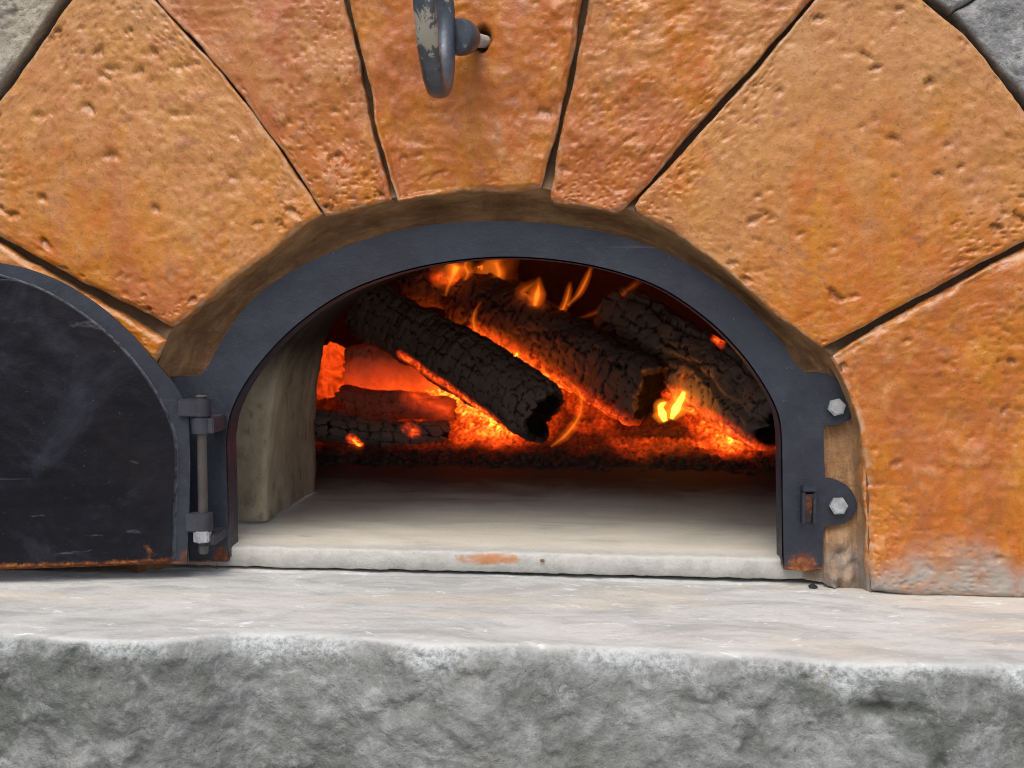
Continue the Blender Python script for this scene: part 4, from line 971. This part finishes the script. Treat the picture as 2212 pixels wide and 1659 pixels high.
# ---------------------------------------------------------------- flames: glowing gas, each a closed tapering tongue
FY, FO, FT = mat_flame('yellow_flame', (1.0, 0.44, 0.03), 330), mat_flame('orange_flame', (1.0, 0.25, 0.015), 62), mat_flame('thin_flame', (1.0, 0.20, 0.012), 15)
FYs, FOs, FTs = mat_flame('yellow_flame_edge', (1.0, 0.22, 0.012), 13), mat_flame('orange_flame_edge', (1.0, 0.14, 0.008), 6.5), mat_flame('thin_flame_edge', (1.0, 0.13, 0.007), 1.8)
SHELL = {'yellow_flame': FYs, 'orange_flame': FOs, 'thin_flame': FTs}
def tongue(name, px, widths, Y, mat, depth, n, k, parent=None):
    P = spline(px, n); w_ = np.interp(np.linspace(0, 1, n), np.linspace(0, 1, len(widths)), widths)*mpp(Y)/2*(1.2 if mat.name == 'yellow_flame' else 0.95)
    w_ = np.maximum(w_, 0.0004)*k+(k-1)*0.0008
    path = at(P, Y); ext = (path[-1]-path[-4])*(k-1)*0.8; path += ext[None]*np.linspace(0, 1, n)[:, None]**4
    path[:, 1] += np.sin(np.linspace(0, 3, n))*0.006
    wv = fbm(path*1.0, 55, 2, 3); w_ = w_*(1+0.25*wv)
    V, F = tube(path, [(a, a*depth) for a in w_], 14); bm = bmesh.new(); vv = [bm.verts.new(v) for v in V]
    for f in F: bm.faces.new([vv[i] for i in f])
    return mkbm(name, bm, mat, parent, smooth=True)
def flame(px, widths, Y, mat, label, depth=1.0, n=40):
    o = tongue('flame', px, widths, Y, mat, depth, n, 0.7)
    tag(o, label, 'flame', 'flames in the oven')
    for k in (1.15, 1.6, 2.2): tongue('flame_edge', px, widths, Y, SHELL[mat.name], depth, n, k, o)
    return o
flame([(1437, 910), (1430, 890), (1428, 878), (1440, 868)], [14, 26, 20, 4], 0.80, FY, 'bright yellow flame licking up beside the cracked log, lower left tongue')
flame([(1450, 905), (1460, 885), (1472, 862), (1478, 846)], [10, 20, 18, 12], 0.81, FY, 'bright yellow flame tongue with a rounded tip, tallest of the yellow ones')
flame([(1466, 880), (1455, 850), (1440, 830), (1436, 826)], [10, 14, 5, 1], 0.82, FO, 'small orange flame wisp leaning left off the tallest yellow flame')
flame([(1468, 850), (1474, 815), (1478, 785)], [10, 12, 2], 0.84, FT, 'faint orange wisp rising above the tallest yellow flame')
flame([(1042, 735), (1026, 712), (1022, 690), (1028, 668), (1037, 655)], [14, 12, 9, 6, 1], 0.90, FO, 'curled orange flame rising from the gap behind the front log')
flame([(1148, 716), (1149, 690), (1155, 660), (1162, 628), (1164, 606)], [6, 9, 14, 20, 3], 0.98, FO, 'upright orange flame with a broad head standing on the middle log')
flame([(1150, 650), (1140, 640), (1128, 632), (1145, 618), (1160, 606)], [8, 14, 18, 14, 2], 0.99, FT, 'faint orange flame veil left of the upright flame')
flame([(1205, 688), (1217, 665), (1226, 640), (1231, 615)], [9, 9, 8, 2], 1.0, FO, 'thin orange flame rising from the fork on the middle log, left branch')
flame([(1226, 660), (1250, 635), (1266, 605), (1276, 580)], [5, 7, 7, 4], 1.02, FO, 'thin orange flame reaching the mouth top, right branch of the fork')
flame([(1238, 690), (1275, 680), (1315, 662), (1350, 632), (1375, 612)], [3, 6, 7, 8, 6], 1.0, FT, 'long faint flame sweeping right over the ashy log')
flame([(1205, 690), (1190, 675), (1178, 660)], [6, 5, 1], 1.0, FT, 'short faint flame running down left of the fork')
flame([(1240, 692), (1258, 702), (1270, 716)], [3, 5, 1], 1.0, FT, 'short faint flame trailing down right of the fork')
flame([(1190, 965), (1222, 940), (1248, 905), (1256, 870), (1246, 840), (1215, 815)], [4, 9, 9, 8, 5, 1], 0.76, FO, 'long curved flame arching round the blunt end of the front log')
flame([(962, 640), (968, 618), (978, 596), (986, 574)], [4, 6, 14, 22], 1.05, FO, 'orange flame at the top left with a thin tail')
flame([(940, 618), (958, 600), (972, 582), (985, 566)], [18, 40, 52, 40], 1.10, FT, 'broad soft flame at the top left of the mouth', 0.22)
flame([(1090, 628), (1078, 604), (1060, 585), (1045, 566)], [16, 60, 84, 76], 1.12, FT, 'broad soft flame at the top beside the dark gap', 0.22)
flame([(1062, 752), (1058, 735), (1064, 715), (1060, 700)], [8, 9, 6, 1], 0.93, FT, 'faint low flame in the gap right of the curled flame')
flame([(1205, 830), (1200, 812), (1206, 795), (1203, 782)], [8, 9, 5, 1], 0.93, FT, 'faint low flame in the gap above the end of the front log')
flame([(1580, 905), (1576, 888), (1582, 872), (1578, 860)], [9, 10, 6, 1], 0.84, FT, 'faint low flame over the embers right of the yellow flame')
flame([(1010, 612), (1018, 596), (1012, 580), (1018, 566)], [10, 22, 26, 18], 1.10, FT, 'soft thin flame between the two broad ones at the top', 0.3)
flame([(1076, 640), (1070, 616), (1078, 592), (1071, 566)], [6, 12, 16, 12], 1.08, FO, 'tall orange flame at the top beside the dark gap, right of the broad one', 0.5)
flame([(1003, 606), (1010, 590), (1004, 574), (1010, 560)], [6, 11, 10, 6], 1.08, FO, 'narrow orange flame at the top between the broad soft ones', 0.6)
flame([(886, 784), (897, 788), (908, 793)], [6, 9, 4], 0.86, FY, 'tiny yellow flame under the upper end of the front log')
flame([(1112, 785), (1114, 774), (1117, 762)], [9, 12, 6], 0.86, FY, 'tiny yellow flame in the gap above the front log, left of two')
flame([(1136, 800), (1148, 808), (1156, 820)], [5, 9, 5], 0.84, FY, 'tiny yellow flame in the gap above the front log, right of two')
flame([(754, 672), (762, 664), (772, 657)], [3, 6, 2], 0.95, FT, 'tiny flame lick at the upper left end of the front log')
